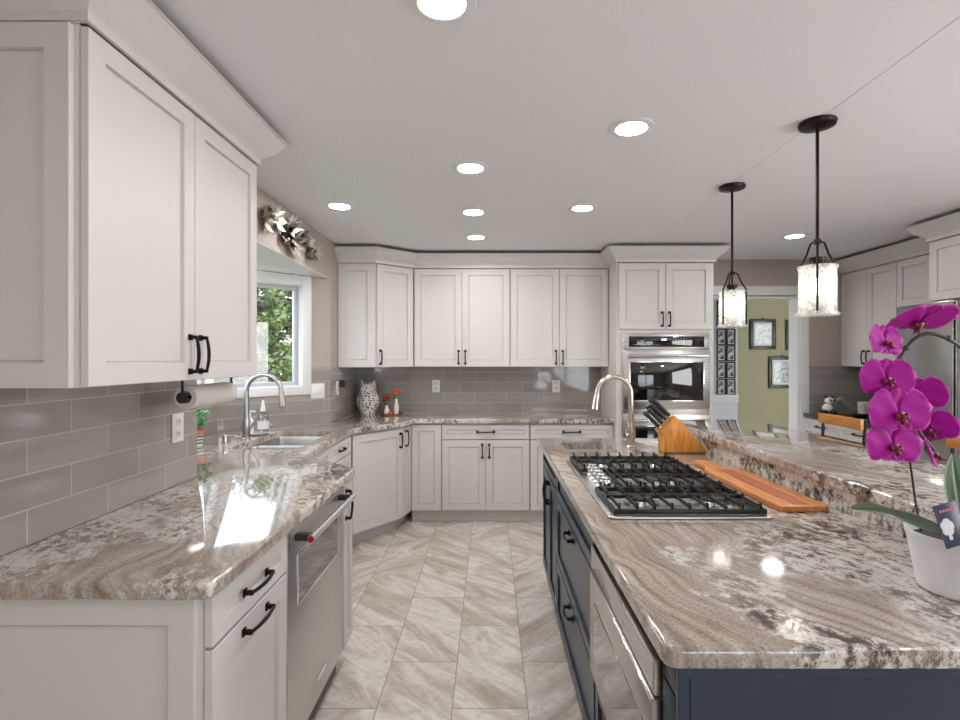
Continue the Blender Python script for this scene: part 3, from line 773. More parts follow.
grate(.018, CW-.016, .016, .316, 9); grate(.125, CW-.016, .322, .634, 8); grate(.018, CW-.016, .640, .942, 9)
for k in range(5):
    y = .350+k*.064
    b = B().lathe([(0, .010), (.026, .0105), (.026, .015), (.021, .018), (.0225, .046), (.020, .050), (0, .050)], (.066, y, 0), 24)
    kb = obj('knob', b, 'chrome', ck)
    obj('grip', B().box(.048, .084, y-.004, y+.004, .0503, .058, .002), 'chrome', kb)

# ------------------------------------------------------------------ faucets
def faucet(label, loc, mat, dirx, hgt, reach, lever):
    o = thing('faucet', label, 'faucet', loc)
    b = B().lathe([(0, 0), (.028, 0), (.028, .006), (.022, .012), (.021, .03), (.026, .06), (.025, .10), (.021, .13), (.0195, .145), (0, .145)], seg=24)
    body = obj('body', b, mat, o)
    r = reach/2
    pts = [(0, 0, .14), (0, 0, .20), (0, 0, hgt-r)]
    for i in range(1, 13):
        a_ = PI-PI*i/12*1.02; pts.append((dirx*(r+r*math.cos(a_)), 0, hgt-r+r*math.sin(a_)))
    lx, lz = pts[-1][0], pts[-1][2]
    obj('neck', B().tube(pts, [.019, .0175, .0155]+[.0145]*12, 16), mat, o)
    sp = B().tube([(lx, 0, lz+.003), (lx+dirx*.006, 0, lz-.03), (lx+dirx*.012, 0, lz-.085), (lx+dirx*.013, 0, lz-.09)], [.0155, .018, .0225, .019], 16)
    h = obj('spray_head', sp, mat, o)
    sgn = lever
    b = B().tube([(0, 0, .075), (sgn[0]*.035, sgn[1]*.035, .08)], .012, 12); b.tube([(sgn[0]*.03, sgn[1]*.03, .08), (sgn[0]*.055, sgn[1]*.055, .115), (sgn[0]*.065, sgn[1]*.065, .16)], [.006, .0075, .005], 10)
    obj('lever', b, mat, o)
faucet('brushed nickel gooseneck faucet at the bay sink', (-1.575, 3.33, ZC), 'nickelsat', 1, .42, .225, (.9, .35))
faucet('warm nickel gooseneck faucet at the island prep sink', (.835, 3.05, ZC), 'nickel_warm', -1, .415, .20, (-.75, -.4))
# dispenser & soap
ds = thing('soap_dispenser', 'short brushed nickel deck-mounted dispenser beside the sink', 'dispenser', (-1.62, 3.15, ZC))
obj('base', B().lathe([(0, 0), (.022, 0), (.022, .004), (.017, .008), (.017, .05), (.014, .056), (0, .056)]), 'nickel', ds)
obj('nozzle', B().tube([(0, 0, .045), (.05, .0, .048), (.085, .0, .042)], [.006, .0055, .005], 10), 'nickel', ds)
tr = obj('soap_tray', B().lathe([(0, .0), (.055, 0), (.075, .008), (.078, .012), (.070, .012), (.05, .006), (0, .005)], seg=30), 'ceramic', None, (-1.60, 3.56, ZC))
tr.scale = (1, 1, 1); tag(tr, 'white ceramic soap tray behind the bay sink', 'tray')
sb = thing('soap_bottle', 'clear plastic soap bottle with pointed cap behind the bay faucet', 'bottle', (-1.575, 3.575, ZC+.0065))
obj('bottle', B().lathe([(0, 0), (.036, 0), (.038, .01), (.037, .10), (.030, .125), (.014, .14), (.014, .15), (0, .15)]), 'clear', sb)
obj('label', B().lathe([(.0385, .03), (.0388, .03), (.0385, .085), (.0382, .085), (.0385, .03)]), 'wplastic', sb)
obj('cap', B().lathe([(0, .1505), (.018, .1505), (.017, .17), (.010, .20), (.007, .225), (0, .228)]), 'wplastic', sb)
pb = thing('soap_pump', 'small white pump bottle beside the clear soap bottle', 'bottle', (-1.645, 3.535, ZC+.0065))
obj('bottle', B().lathe([(0, 0), (.022, 0), (.023, .09), (.012, .105), (.012, .115), (0, .115)]), 'ceramic', pb)
obj('pump', B().tube([(0, 0, .115), (0, 0, .15)], .004, 8).box(-.012, .035, -.007, .007, .148, .158, .003), 'wplastic', pb)

# ------------------------------------------------------------------ plant in striped pot
pt = thing('potted_plant', 'small green plant in striped pot with coral rim on the bay counter', 'plant', (-1.770, 3.11, ZC))
obj('pot', B().lathe([(0, 0), (.030, 0), (.036, .062), (.032, .062), (.030, .055), (0, .055)]), 'stripe', pt)
obj('rim', B().lathe([(.033, .0625), (.039, .0625), (.041, .095), (.036, .095), (.034, .08), (0, .078)]), 'coral', pt)
b = B(); rnd_ = random.Random(3)
for i in range(170):
    a_ = rnd_.random()*2*PI; h_ = .10+rnd_.random()*.11; r_ = .008+rnd_.random()*.045
    c = Vector((r_*math.cos(a_), r_*math.sin(a_), h_)); d1 = Vector((math.cos(a_), math.sin(a_), rnd_.uniform(-.2, .7))).normalized()*.024
    s1 = Vector((-math.sin(a_), math.cos(a_), rnd_.uniform(-.3, .3))).normalized()*.013
    b.quad([c, c+d1*.5+s1, c+d1, c+d1*.5-s1])
fo = obj('foliage', b, 'potleaf', pt, smooth=False, recalc=False)
b = B()
for i in range(8):
    a_ = i*.8; b.tube([(0, 0, .078), (.02*math.cos(a_), .02*math.sin(a_), .12), (.032*math.cos(a_), .032*math.sin(a_), .17)], .0018, 5)
obj('stems', b, 'potleaf', pt)

# paper towel roll under the left wall cabinet
pr = thing('paper_towel_holder', 'paper towel roll on a black wire holder under the near wall cabinet', 'paper towel', (-1.10, 1.83, ZU0))
b = B().lathe([(.022, 0), (.041, 0), (.043, .004), (.043, .296), (.041, .30), (.022, .30), (.022, 0)], (0, .03, -.068), 32, 'y'); obj('paper_roll', b, 'paper', pr)
b = B().tube([(0, .005, -.068), (0, .37, -.068)], .005, 8)
for y in (.012, .36): b.tube([(0, y, -.001), (0, y, -.068)], .005, 8)
b.lathe([(0, 0), (.020, 0), (.020, .004), (0, .004)], (0, .006, -.068), 18, 'y'); b.lathe([(0, 0), (.030, 0), (.030, .004), (0, .004)], (0, .345, -.068), 18, 'y')
b.box(-.02, .02, 0, .372, -.0035, -.0005)
obj('wire_bracket', b, 'black', pr)

# ------------------------------------------------------------------ outlets
def outlet(label, p, rz, sw=False, wid=.075, hgt=.118):
    o = thing('light_switch' if sw else 'power_outlet', label, 'switch' if sw else 'outlet', p, rz)
    obj('cover_plate', B().box(-wid/2, wid/2, -.006, 0, -hgt/2, hgt/2, .002), 'wplastic', o)
    if sw:
        for x in (-.023, .023): obj('rocker', B().box(x-.016, x+.016, -.009, -.0062, -.033, .033, .002), 'ceramic', o)
    else:
        for z in (-.024, .024):
            r = obj('socket', B().box(-.017, .017, -.0078, -.0062, z-.015, z+.015, .001), 'ceramic', o)
            obj('slots', B().box(-.008, -.005, -.0084, -.0080, z-.003, z+.008).box(.005, .008, -.0084, -.0080, z-.003, z+.008), 'dark', r, smooth=False)
outlet('white outlet on the tile near the paper towel roll', (XW+.0085, 2.125, 1.15), PI/2)
outlet('white outlet on the back splash left of center', (-.524, YB-.0085, 1.172), 0)
outlet('white outlet on the back splash near the oven cabinet', (.64, YB-.0085, 1.172), 0)
outlet('white double switch on the tile right of the bay window', (-1.383+.006, 4.117-.0065, 1.18), PI/4, True, .115, .118)
outlet('white outlet with a black plug in the corner beyond the bay', (XW+.0085, 4.36, 1.19), PI/2)
tag(obj('plug_adapter', B().box(-.02, .02, -.045, -.0, -.03, .03, .006), 'black', None, (XW+.0175, 4.40, 1.225), PI/2), 'black plug adapter stuck into the corner outlet', 'plug')

# ------------------------------------------------------------------ owl vase and bud vases
ow = thing('owl_vase', 'white pierced ceramic owl vase in the back left corner', 'vase', (-1.14, 4.82, ZC))
b = B(); S_ = 40; prof = [(0, .0), (.060, 0), (.070, .02), (.086, .08), (.092, .14), (.084, .19), (.072, .23), (.074, .26), (.070, .285), (.05, .298), (0, .300)]
m = N('pierced_ceramic'); vo = m.n('ShaderNodeTexVoronoi'); m.set(vo.inputs['Vector'], m.obj()); vo.inputs['Scale'].default_value = 46; vo.inputs['Randomness'].default_value = .55
fc = m.ramp(vo.outputs['Distance'], [(.34, (1, 1, 1)), (.40, (0, 0, 0))])
m.P(Base_Color=m.mix(fc, (.80, .77, .72, 1), (.035, .028, .024, 1)), Roughness=.3)
m.bump(m.math('SUBTRACT', 1, fc), .6, .004); M['pierced'] = m.m
b.lathe(prof, seg=S_); obj('body', b, 'pierced', ow)
b = B()
for s_ in (-1, 1): b.tube([(s_*.045, 0, .275), (s_*.055, 0, .30), (s_*.062, 0, .325)], [.020, .014, .003], 10)
obj('ears', b, 'ceramic', ow)
b = B()
for s_ in (-1, 1): b.ball((s_*.088, -.01, .13), .03, 14, (.55, .9, 1.9))
obj('wings', b, 'pierced', ow)
b = B().lathe([(0, -.006), (.022, -.006), (.024, 0), (.016, .003), (0, .003)], (-.028, -.074, .245), 18, 'y').lathe([(0, -.006), (.022, -.006), (.024, 0), (.016, .003), (0, .003)], (.028, -.074, .245), 18, 'y')
obj('eyes', b, 'ceramic', ow)
ty = tag(obj('wooden_tray', B().lathe([(0, 0), (.10, 0), (.105, .018), (.098, .018), (.095, .006), (0, .006)], seg=32), wood('red_brown_tray', srgb(120, 56, 30), srgb(160, 84, 48)), None, (-.91, 4.78, ZC)), 'round red-brown wooden tray under the two bud vases', 'tray')
def budvase(label, loc, h, r, fl, leaf, spread):
    o = thing('bud_vase', label, 'vase', loc)
    obj('vase', B().lathe([(0, 0), (r*.8, 0), (r, h*.25), (r*.95, h*.5), (r*.45, h*.8), (r*.5, h), (r*.35, h), (0, h*.9)]), 'ceramic', o)
    rg = random.Random(hash(label) % 97 if False else len(label)); b = B(); c = B()
    for i in range(6):
        a_ = i*PI/3+.3; rr = spread*(.35+.65*rg.random()); top = Vector((rr*math.cos(a_), rr*math.sin(a_), h+.04+.045*rg.random()))
        b.tube([(0, 0, h*.8), tuple(top*.6+Vector((0, 0, h*.35))), tuple(top)], .0016, 5)
        for k in range(2):
            q = top*.85+Vector((rg.uniform(-.015, .015), rg.uniform(-.015, .015), -.01*k)); d_ = Vector((math.cos(a_+k), math.sin(a_+k), .3))*.03; s2 = Vector((-math.sin(a_+k), math.cos(a_+k), .1))*.008
            b.quad([q, q+d_*.5+s2, q+d_, q+d_*.5-s2])
        c.ball(top, .015+.006*rg.random(), 10, (1, 1, .75))
    s = obj('stems', b, leaf, o, recalc=False); obj('blooms', c, fl, o)
budvase('white bud vase holding orange flowers on the wooden tray', (-.87, 4.78, ZC+.0065), .145, .026, 'orange', 'potleaf', .045)
budvase('short white vase with dark red flowers on the wooden tray', (-.955, 4.76, ZC+.0065), .085, .026, 'red', 'leaf1', .040)
tag(obj('amber_votive', B().lathe([(0, 0), (.014, 0), (.017, .02), (.014, .035), (0, .035)]), 'orange', None, (-.912, 4.725, ZC+.0065)), 'tiny amber glass votive between the bud vases', 'candle')

# ------------------------------------------------------------------ metal flower wall decor over the window
wd = thing('metal_flower_decor', 'metal flower garland wall decor above the bay window', 'wall decor', (XW, 3.3, 2.235))
def mflower(cy_, cz_, r, n, mat, parent, depth=.03, name='metal_flower'):
    b = B()
    for k in range(n):
        a_ = 2*PI*k/n; ca, sa = math.cos(a_), math.sin(a_)
        def P(rr, off, dx): return (dx, cy_+rr*ca-off*sa, cz_+rr*sa+off*ca)
        w_ = r*3.0/n
        b.quad([P(r*.12, 0, .010), P(r*.55, -w_, .022), P(r, 0, depth), P(r*.55, w_, .022)])
    b.ball((.018, cy_, cz_), r*.16, 10)
    b.tube([(.0005, cy_, cz_), (.018, cy_, cz_)], .004, 6)
    f = obj(name, b, mat, parent, smooth=False, recalc=False)
    return f
mm1 = plain('aged_silver_metal', (.66, .63, .58, 1), .32, .9).m; mm2 = plain('dark_metal_leaf', (.24, .20, .17, 1), .35, 1).m
mflower(.02, -.01, .150, 13, mm1, wd, .06); mflower(.02, -.01, .10, 9, mm2, wd, .075, 'inner_flower')
mflower(-.20, .04, .085, 8, mm1, wd, .045); mflower(-.36, -.005, .080, 7, mm2, wd, .045); mflower(-.29, .06, .05, 6, mm1, wd, .05); mflower(-.115, -.05, .045, 5, mm2, wd, .05)
mflower(.22, .03, .060, 6, mm2, wd, .06); mflower(.36, -.0, .075, 7, mm1, wd, .045); mflower(.32, -.06, .055, 6, mm2, wd, .06); mflower(.47, -.02, .065, 6, mm1, wd, .06)
b = B().tube([(.008, -.38, .0), (.008, -.2, .02), (.008, .02, 0), (.008, .25, -.01), (.008, .45, -.02)], .003, 6)
for i in range(16):
    y_ = -.36+i*.052; z_ = .05*math.sin(i*2.1); q = Vector((.012, y_, z_)); a_ = i*1.7
    d_ = Vector((.01, math.cos(a_)*.05, math.sin(a_)*.05)); s2 = Vector((0, -math.sin(a_)*.012, math.cos(a_)*.012)); b.quad([q, q+d_*.5+s2, q+d_, q+d_*.5-s2])
obj('wire_stem', b, mm1, wd, smooth=False, recalc=False)

# ------------------------------------------------------------------ knife block, knives, cutting board
kb = thing('knife_block', 'honey maple knife block beside the far end of the cutting board', 'knife block', (.96, 2.84, ZC))
prof = [(0, .004), (.238, .004), (.236, .02), (.065, .205), (-.02, .118), (.003, .09)]
toXZ = lambda x, y, z: (x, z, y)
obj('block', B().prism(prof, 0, .11, .003, 2, toXZ), 'maple', kb)
obj('foot', B().box(.006, .232, .006, .104, 0, .0035), 'dark', kb)
nrm = Vector((-.715, 0, .70)).normalized()
ta, tb = Vector((-.02, 0, .118)), Vector((.065, 0, .205)); tdir = (tb-ta)
kn = [(.16, .03, .115, 'lowest knife with black handle, nearest row of the block'), (.38, .03, .12, 'second lowest black handled knife in the nearest row of the block'), (.62, .03, .13, 'second highest black handled knife in the nearest row of the block'), (.86, .035, .14, 'topmost large black handled knife in the nearest row of the block'),
      (.2, .08, .11, 'lowest knife in the rear row of the block'), (.5, .08, .12, 'middle black handled knife in the rear row of the block'), (.82, .085, .14, 'topmost black handled knife in the rear row of the block')]
for (t_, y_, L_, lab) in kn:
    p0 = ta+tdir*t_+Vector((0, y_, 0)); o = thing('kitchen_knife', lab, 'knife', tuple(Vector((.96, 2.84, ZC))+p0), 0, 'knives in the maple block')
    o.rotation_euler = (0, math.atan2(nrm.x, nrm.z), 0)
    L_ *= 1.2; b = B(); b.box(-.0035, .0035, -.010, .010, .001, .016, .001); obj('bolster', b, 'chrome', o)
    hb = B(); hb.box(-.010, .010, -.011, .011, .0165, L_*.8, .004); hb.box(-.012, .012, -.0125, .0125, L_*.8-.01, L_*.8+.012, .004)
    obj('handle', hb, 'black', o)
    obj('rivets', B().box(-.0107, .0107, -.003, .003, .035, .040).box(-.0107, .0107, -.003, .003, .065, .070), 'chrome', o)
cb = thing('cutting_board', 'long wooden paddle cutting board lying beside the cooktop', 'cutting board', (1.068, 1.745, ZC))
poly = [(-.085, .012), (-.078, 0), (.080, 0), (.087, .012), (.088, .55), (.074, .60), (.03, .635), (.020, .67), (.024, .765), (.010, .80), (-.018, .812), (-.045, .80), (-.058, .765), (-.052, .67), (-.062, .635), (-.082, .60), (-.086, .55)]
bo = obj('board', B().prism(poly, .0005, .021, .004, 3), 'board', cb, ang=50)
boolean_cut(bo, [(-.034, .0, .735, .785, -.02, .05, .0165)])
obj('inlay_strip', B().prism([(-.028, .02), (.034, .02), (.036, .3), (.030, .58), (-.030, .58), (-.034, .3)], .0212, .0217), 'boarddark', cb)
cb.rotation_euler = (0, 0, math.radians(1.0))

# ------------------------------------------------------------------ pendants and recessed lamps
def pendant(label, x, y, zb, a0):
    o = thing('pendant_lamp', label, 'pendant lamp', (x, y, zb), 0, 'pendant lamps over the raised bar')
    top = ZCE-zb
    obj('canopy', B().lathe([(0, top-.0005), (.068, top-.0005), (.070, top-.006), (.066, top-.018), (.030, top-.026), (.012, top-.030), (0, top-.030)], seg=32), 'bronze', o)
    obj('rod', B().tube([(0, 0, top-.028), (0, 0, .30)], .0065, 10), 'bronze', o)
    b = B()
    for k in range(3):
        a_ = 2*PI*k/3+a0; c, s_ = math.cos(a_), math.sin(a_)
        b.tube([(.008*c, .008*s_, .305), (.028*c, .028*s_, .295), (.045*c, .045*s_, .25), (.071*c, .071*s_, .206)], .0042, 8)
        b.tube([(.071*c, .071*s_, .207), (.0715*c, .0715*s_, .188), (.0715*c, .0715*s_, .012)], .0046, 8)
    b.lathe([(0, .29), (.013, .29), (.013, .31), (0, .31)], seg=14); b.tube([(0, 0, .29), (0, 0, .235)], .005, 8)
    b.lathe([(0, .220), (.028, .220), (.030, .235), (0, .240)], seg=20)
    obj('yoke', b, 'bronze', o)
    obj('socket', B().lathe([(0, .219), (.018, .219), (.018, .165), (0, .165)], seg=16), 'bronze', o)
    sh = B().lathe([(.065, .006), (.068, .006), (.068, .198), (.065, .198), (.065, .006)], seg=40)
    obj('glass_shade', sh, 'shade', o)
    b = B().lathe([(.0685, 0), (.078, 0), (.078, .010), (.0685, .010), (.0685, 0)], seg=40).lathe([(.0685, .190), (.073, .190), (.073, .200), (.0685, .200), (.0685, .190)], seg=40)
    obj('glass_rim', b, 'shade', o)
    obj('bulb', B().ball((0, 0, .115), .027, 16, (1, 1, 1.35)), 'bulb', o)
pendant('bronze rod pendant with seeded glass shade, the nearer and larger-looking one', 1.335, 2.10, 1.612, -2.137)
pendant('bronze rod pendant with seeded glass shade, the farther one beside the oven cabinet', 1.352, 2.876, 1.612, -2.70)

RL = [(-.13, 1.39, 'recessed ceiling light cut by the top edge of the photo'), (.59, 2.15, 'large-looking recessed ceiling light above the island cooktop'), (-.10, 2.60, 'recessed ceiling light above the aisle, between top-edge light and smaller far ones'),
      (-.95, 3.25, 'recessed ceiling light closest to the bay window'), (-.11, 3.38, 'third recessed ceiling light along the aisle'), (.59, 3.29, 'recessed ceiling light above the far end of the island'),
      (-.11, 4.08, 'recessed ceiling light closest to the back wall cabinets'), (2.39, 4.04, 'recessed ceiling light between pendants and right-hand cabinets'),
      (2.48, 2.45, 'added recessed fill light just right of the frame above the bar stools'), (2.48, .9, 'added recessed fill light over the dining side, right of the camera'), (-.13, .0, 'added recessed fill light directly above the camera')]  # these three are added out of view to brighten the room
for (x, y, lab) in RL:
    o = thing('recessed_light', lab, 'ceiling light', (x, y, ZCE), 0, 'recessed ceiling lights')
    obj('trim_ring', B().lathe([(.062, -.0045), (.066, -.007), (.092, -.004), (.095, -.0003), (.060, -.0003), (.062, -.0045)], seg=36), 'white', o)
    obj('lens', B().lathe([(0, -.003), (.061, -.003), (.061, -.0008), (0, -.0008)], seg=30), 'lens', o)

# ------------------------------------------------------------------ orchid
oc = thing('potted_orchid', 'magenta orchid in a white ribbed pot at the right end of the island counter', 'plant', (1.055, 1.155, ZC))
OC = Vector((1.055, 1.155, ZC))
obj('pot', B().lathe([(0, 0), (.073, 0), (.077, .004), (.092, .090), (.0965, .116), (.099, .119), (.100, .131), (.096, .131), (.090, .108), (0, .104)], seg=48), 'pot', oc)
obj('potting_bark', B().lathe([(0, .113), (.05, .115), (.0895, .110), (.088, .1085), (0, .1085)], seg=30), 'bark', oc)
def ribbon(path, widths, droop=.12, nrm=Vector((0, 0, 1)), name='leaf'):
    b = B(); P = [Vector(p) for p in path]; n = len(P); rings = []
    for i, p in enumerate(P):
        d_ = (P[min(i+1, n-1)]-P[max(i-1, 0)]).normalized(); s_ = d_.cross(nrm).normalized(); up_ = s_.cross(d_)
        rings.append([b.bm.verts.new(p+s_*widths[i]*t+up_*(abs(t)**1.3)*widths[i]*droop*4) for t in (-1, -.66, -.33, 0, .33, .66, 1)])
    for a_, c in zip(rings, rings[1:]):
        for k in range(6): b.bm.faces.new((a_[k], a_[k+1], c[k+1], c[k]))
    o = obj(name, b, 'oleaf', oc, ang=70); md = o.modifiers.new('t', 'SOLIDIFY'); md.thickness = .0025
    sd_ = o.modifiers.new('s', 'SUBSURF'); sd_.levels = 2; sd_.render_levels = 2
    return o
def rel(px, py, D): return at(px, py, D)-OC
def cr(P, n=6):
    P = [Vector(p) for p in P]; out = []; Q = [P[0]*2-P[1]]+P+[P[-1]*2-P[-2]]
    for i in range(1, len(Q)-2):
        for k in range(n):
            t = k/n; a_, b_, c_, d_ = Q[i-1:i+3]
            out.append(.5*((2*b_)+(-a_+c_)*t+(2*a_-5*b_+4*c_-d_)*t*t+(-a_+3*b_-3*c_+d_)*t**3))
    return out+[P[-1]]
def wprof(n, w): return [max(.002, w*math.sin(PI*min(1, .10+.90*(i/(n-1))))**.6) if i < n-1 else .002 for i in range(n)]
L1 = cr([rel(950, 538, 1.13), rel(918, 527, 1.08), rel(885, 514, 1.04), rel(851, 508, 1.02)], 4); ribbon(L1, wprof(len(L1), .030), .16)
L2 = cr([rel(962, 535, 1.16), rel(957, 508, 1.19), rel(953, 480, 1.21), rel(951, 453, 1.22)], 4); ribbon(L2, wprof(len(L2), .050), .10, Vector((.1, -1, .1)))
L3 = cr([rel(975, 530, 1.15), rel(1010, 512, 1.12), rel(1050, 505, 1.1)], 4); ribbon(L3, wprof(len(L3), .035), .12)
L4 = cr([rel(965, 530, 1.18), rel(985, 500, 1.28), rel(1000, 478, 1.40)], 4); ribbon(L4, wprof(len(L4), .032), .12)
# spike arches from the pot, out to the right and over, with the blooms hanging on its left end
spike = cr([rel(968, 530, 1.17), rel(985, 460, 1.20), rel(984, 395, 1.22), rel(968, 356, 1.22), rel(948, 339, 1.21), rel(926, 334, 1.21), rel(908, 345, 1.21), rel(897, 368, 1.22), rel(903, 400, 1.23), rel(918, 430, 1.23), rel(934, 450, 1.23)], 6)
obj('flower_spike', B().tube(spike, .0043, 10), 'stem', oc)
b = B()
for (px, py) in ((948, 338), (906, 348), (985, 420)): b.ball(tuple(rel(px, py, 1.21)), .0068, 10, (1.2, 1, 1))
obj('node_rings', b, 'stem', oc)
obj('support_stake', B().tube(cr([rel(921, 532, 1.14), rel(916, 505, 1.17), rel(910, 462, 1.20), rel(899, 400, 1.235)], 4), .0024, 8), 'black', oc)
def petal(b, L, Wd, ang_, cup=.15, base=.06, curl=0, shape=1.0):
    """rounded petal in the local xz plane, front towards -y"""
    bm = b.bm; uvl = bm.loops.layers.uv.verify(); nu, nv = 9, 8; rows = []
    ca, sa = math.cos(ang_), math.sin(ang_)
    for i in range(nu+1):
        t = i/nu; ww = Wd*(math.sin(PI*(t**shape)*.93+.07*PI*.0)**.55 if t > 0 else 0); ww = max(ww, Wd*.08*(1-t))
        if i == nu: ww = Wd*.28
        row = []
        for j in range(nv+1):
            s_ = -1+2*j/nv; lx = L*(base+t*(1-base))-(s_*s_)*L*.05*(1 if t > .7 else 0); ly = s_*ww
            y_ = -cup*L*t*t*.6+cup*Wd*(s_*s_)*.7-curl*t*L+.0018*math.sin(s_*6+t*5)
            row.append((bm.verts.new((lx*ca-ly*sa, y_, lx*sa+ly*ca)), max(abs(s_), t if t > .5 else 0), s_*.5+.5))
        rows.append(row)
    for a_, c in zip(rows, rows[1:]):
        for j in range(nv):
            q = (a_[j], a_[j+1], c[j+1], c[j]); f = bm.faces.new([v[0] for v in q])
            for lp, v in zip(f.loops, q): lp[uvl].uv = (v[1], v[2])
def orchid(px, py, D, wpx, yaw, pitch, roll, sx=1.0):
    S = wpx*D/FPX/2*1.03
    c = rel(px, py, D)
    b = B()
    petal(b, S*.78, S*.36, PI/2, .05, .04); petal(b, S*.62, S*.30, -PI/2+.66, .05, .04); petal(b, S*.62, S*.30, -PI/2-.66, .05, .04)
    b2 = b; n0 = len(b.bm.verts)
    petal(b, S, S*.66, .20, .08, .02); petal(b, S, S*.66, PI-.20, .08, .02)
    b.bm.verts.ensure_lookup_table()
    for v in b.bm.verts[n0:]: v.co.y -= .003
    fl = obj('flower', b, 'petal', oc, ang=80, recalc=False)
    fl.location = c; fl.rotation_euler = (pitch, roll, yaw); fl.scale = (sx, 1, 1)
    md = fl.modifiers.new('s', 'SOLIDIFY'); md.thickness = .0007
    b = B()
    b.ball((0, -.010, -S*.12), S*.14, 12, (.9, 1.1, .6)); b.ball((0, -.016, -S*.26), S*.11, 12, (.8, .9, 1.2))
    for s_ in (-1, 1): b.ball((s_*S*.15, -.011, -S*.10), S*.10, 10, (.8, .9, 1.2)); b.tube([(s_*S*.03, -.02, -S*.33), (s_*S*.10, -.026, -S*.42)], [.002, .0008], 6)
    b.xform(Matrix.Scale(.95, 4)); obj('lip', b, 'lip', fl, label='dark red lip')
    b = B().ball((0, -.014, S*.01), S*.045, 10, (.9, 1.3, 1.1)); obj('column', b, 'lipyellow', fl)
    # pedicel back to the spike
    best = min(spike, key=lambda q: (q-c).length)
    inv = Matrix.Translation(c) @ fl.rotation_euler.to_matrix().to_4x4()
    t_ = inv.inverted() @ best
    obj('flower_stalk', B().tube([(0, .001, 0), tuple(Vector((0, .012, 0))*.6+t_*.4), tuple(t_)], .0018, 6), 'stem', fl)
for f in ((920, 319, 1.19, 62, 0, 1.02, .0, 1), (884, 342, 1.16, 44, .25, -.15, .10, .95), (886, 379, 1.15, 52, -.1, -.05, .02, 1), (918, 396, 1.25, 48, -.55, .1, -.15, 1),
          (898, 413, 1.14, 63, .0, -.05, 0, 1), (930, 429, 1.24, 46, -.6, .15, -.30, 1), (892, 445, 1.15, 58, .05, -.1, .06, 1), (930, 455, 1.18, 38, .75, -.35, .35, .9)):
    orchid(*f)
# plant tag
tg = B().box(-.026, .026, -.0008, .0008, 0, .085, .0005); tgo = obj('plant_tag', tg, plain('navy_tag', (.03, .045, .09, 1), .3).m, oc, tuple(rel(958, 546, 1.03)))
tgo.rotation_euler = (-.15, -.22, .1)
b = B()
for k in range(7): b.ball((-.010+.007*math.sin(k*1.3), -.0014, .040+.009*math.cos(k*1.3)), .0085, 10, (1, .05, 1))
b.box(-.013, -.006, -.0017, -.0010, .015, .035); obj('tag_print', b, plain('tag_white', (.7, .65, .72, 1), .5).m, tgo, label='pale tree-shaped print')
b = B()
for k in range(6): b.box(-.016+k*.0065, -.0115+k*.0065, -.0014, -.0009, .069, .074)
obj('tag_lettering', b, plain('tag_colour', (.75, .12, .25, 1), .5).m, tgo, label='row of small coloured letters')

# ------------------------------------------------------------------ right side: base run, uppers, fridge
def rcab(name, label, xf, ya, yb, z0, z1, fronts, depth, toe=0):
    return cabinet(name, label, (xf+.02, yb), -PI/2, yb-ya, depth-.022, z0, z1, fronts, toe=toe)
L_ = YB-.002-4.32
rcab('upper_cabinet', 'off-white two-door wall cabinet in the back right corner above the panda figurine', 3.41, 4.32, YB-.002, ZU0, ZU1-.012, [('door', 0, L_/2, ZU0, ZU1-.016, 'rb'), ('door', L_/2, L_, ZU0, ZU1-.016, 'lb')], XR-3.41)
rcab('upper_cabinet', 'short off-white wall cabinet between the corner wall cabinet and the refrigerator surround', 3.41, 3.612, 4.318, 1.86, ZU1-.012, [('door', 0, .353, 1.86, ZU1-.016, None), ('door', .353, .706, 1.86, ZU1-.016, None)], XR-3.41)
rcab('upper_cabinet', 'deep off-white cabinet above the refrigerator, cut by the right edge', 3.08, 2.62, 3.61, 1.835, ZU1-.012, [('door', 0, .495, 1.835, ZU1-.016, 'rb'), ('door', .495, .99, 1.835, ZU1-.016, 'lb')], XR-3.08)
L_ = YB-.002-4.0
rcab('base_cabinet', 'off-white base cabinet in the right corner beneath the dark counter', 3.05, 4.0, YB-.012, .11, .872, [('drawer', 0, .49, .742, .868, 'h'), ('drawer', .49, .98, .742, .868, 'h'), ('door', 0, .49, .115, .738, 'rt'), ('door', .49, .98, .115, .738, 'lt')], XR-3.05, toe=.06)
tag(obj('dark_countertop', B().box(3.03, XR-.009, 3.96, YB-.009, .874, ZC, .006), 'ctop'), 'dark polished stone countertop in the back right corner', 'countertop')
fr = thing('refrigerator', 'stainless french door refrigerator behind the orchid', 'refrigerator', (3.02, 3.82, 0), -PI/2)
W = .95
obj('body', B().box(.0, W, .06, .74, .02, 1.80), plain('fridge_side', (.18, .18, .18, 1), .4, .7).m, fr)
fs = steel('fridge_steel', 2, (.48, .47, .45, 1), .24)
for (a_, c_, hx) in ((.004, W/2-.012, W/2-.05), (W/2+.012, W-.004, W/2+.05)):
    d_ = obj('door', B().box(a_, c_, 0, .055, .62, 1.82, .006), fs, fr)
    hx = c_ if hx < W/2 else a_
    obj('edge_strip', B().box(hx-.004, hx+.004, -.003, -.0005, .63, 1.81, .001), 'chrome', d_)
d_ = obj('freezer_drawer', B().box(.004, W-.004, 0, .055, .06, .61, .006), fs, fr)
obj('handle', B().tube([(.08, -.055, .54), (W-.08, -.055, .54)], .011, 12).tube([(.1, 0, .54), (.1, -.055, .54)], .008, 8).tube([(W-.1, 0, .54), (W-.1, -.055, .54)], .008, 8), 'chrome', d_)

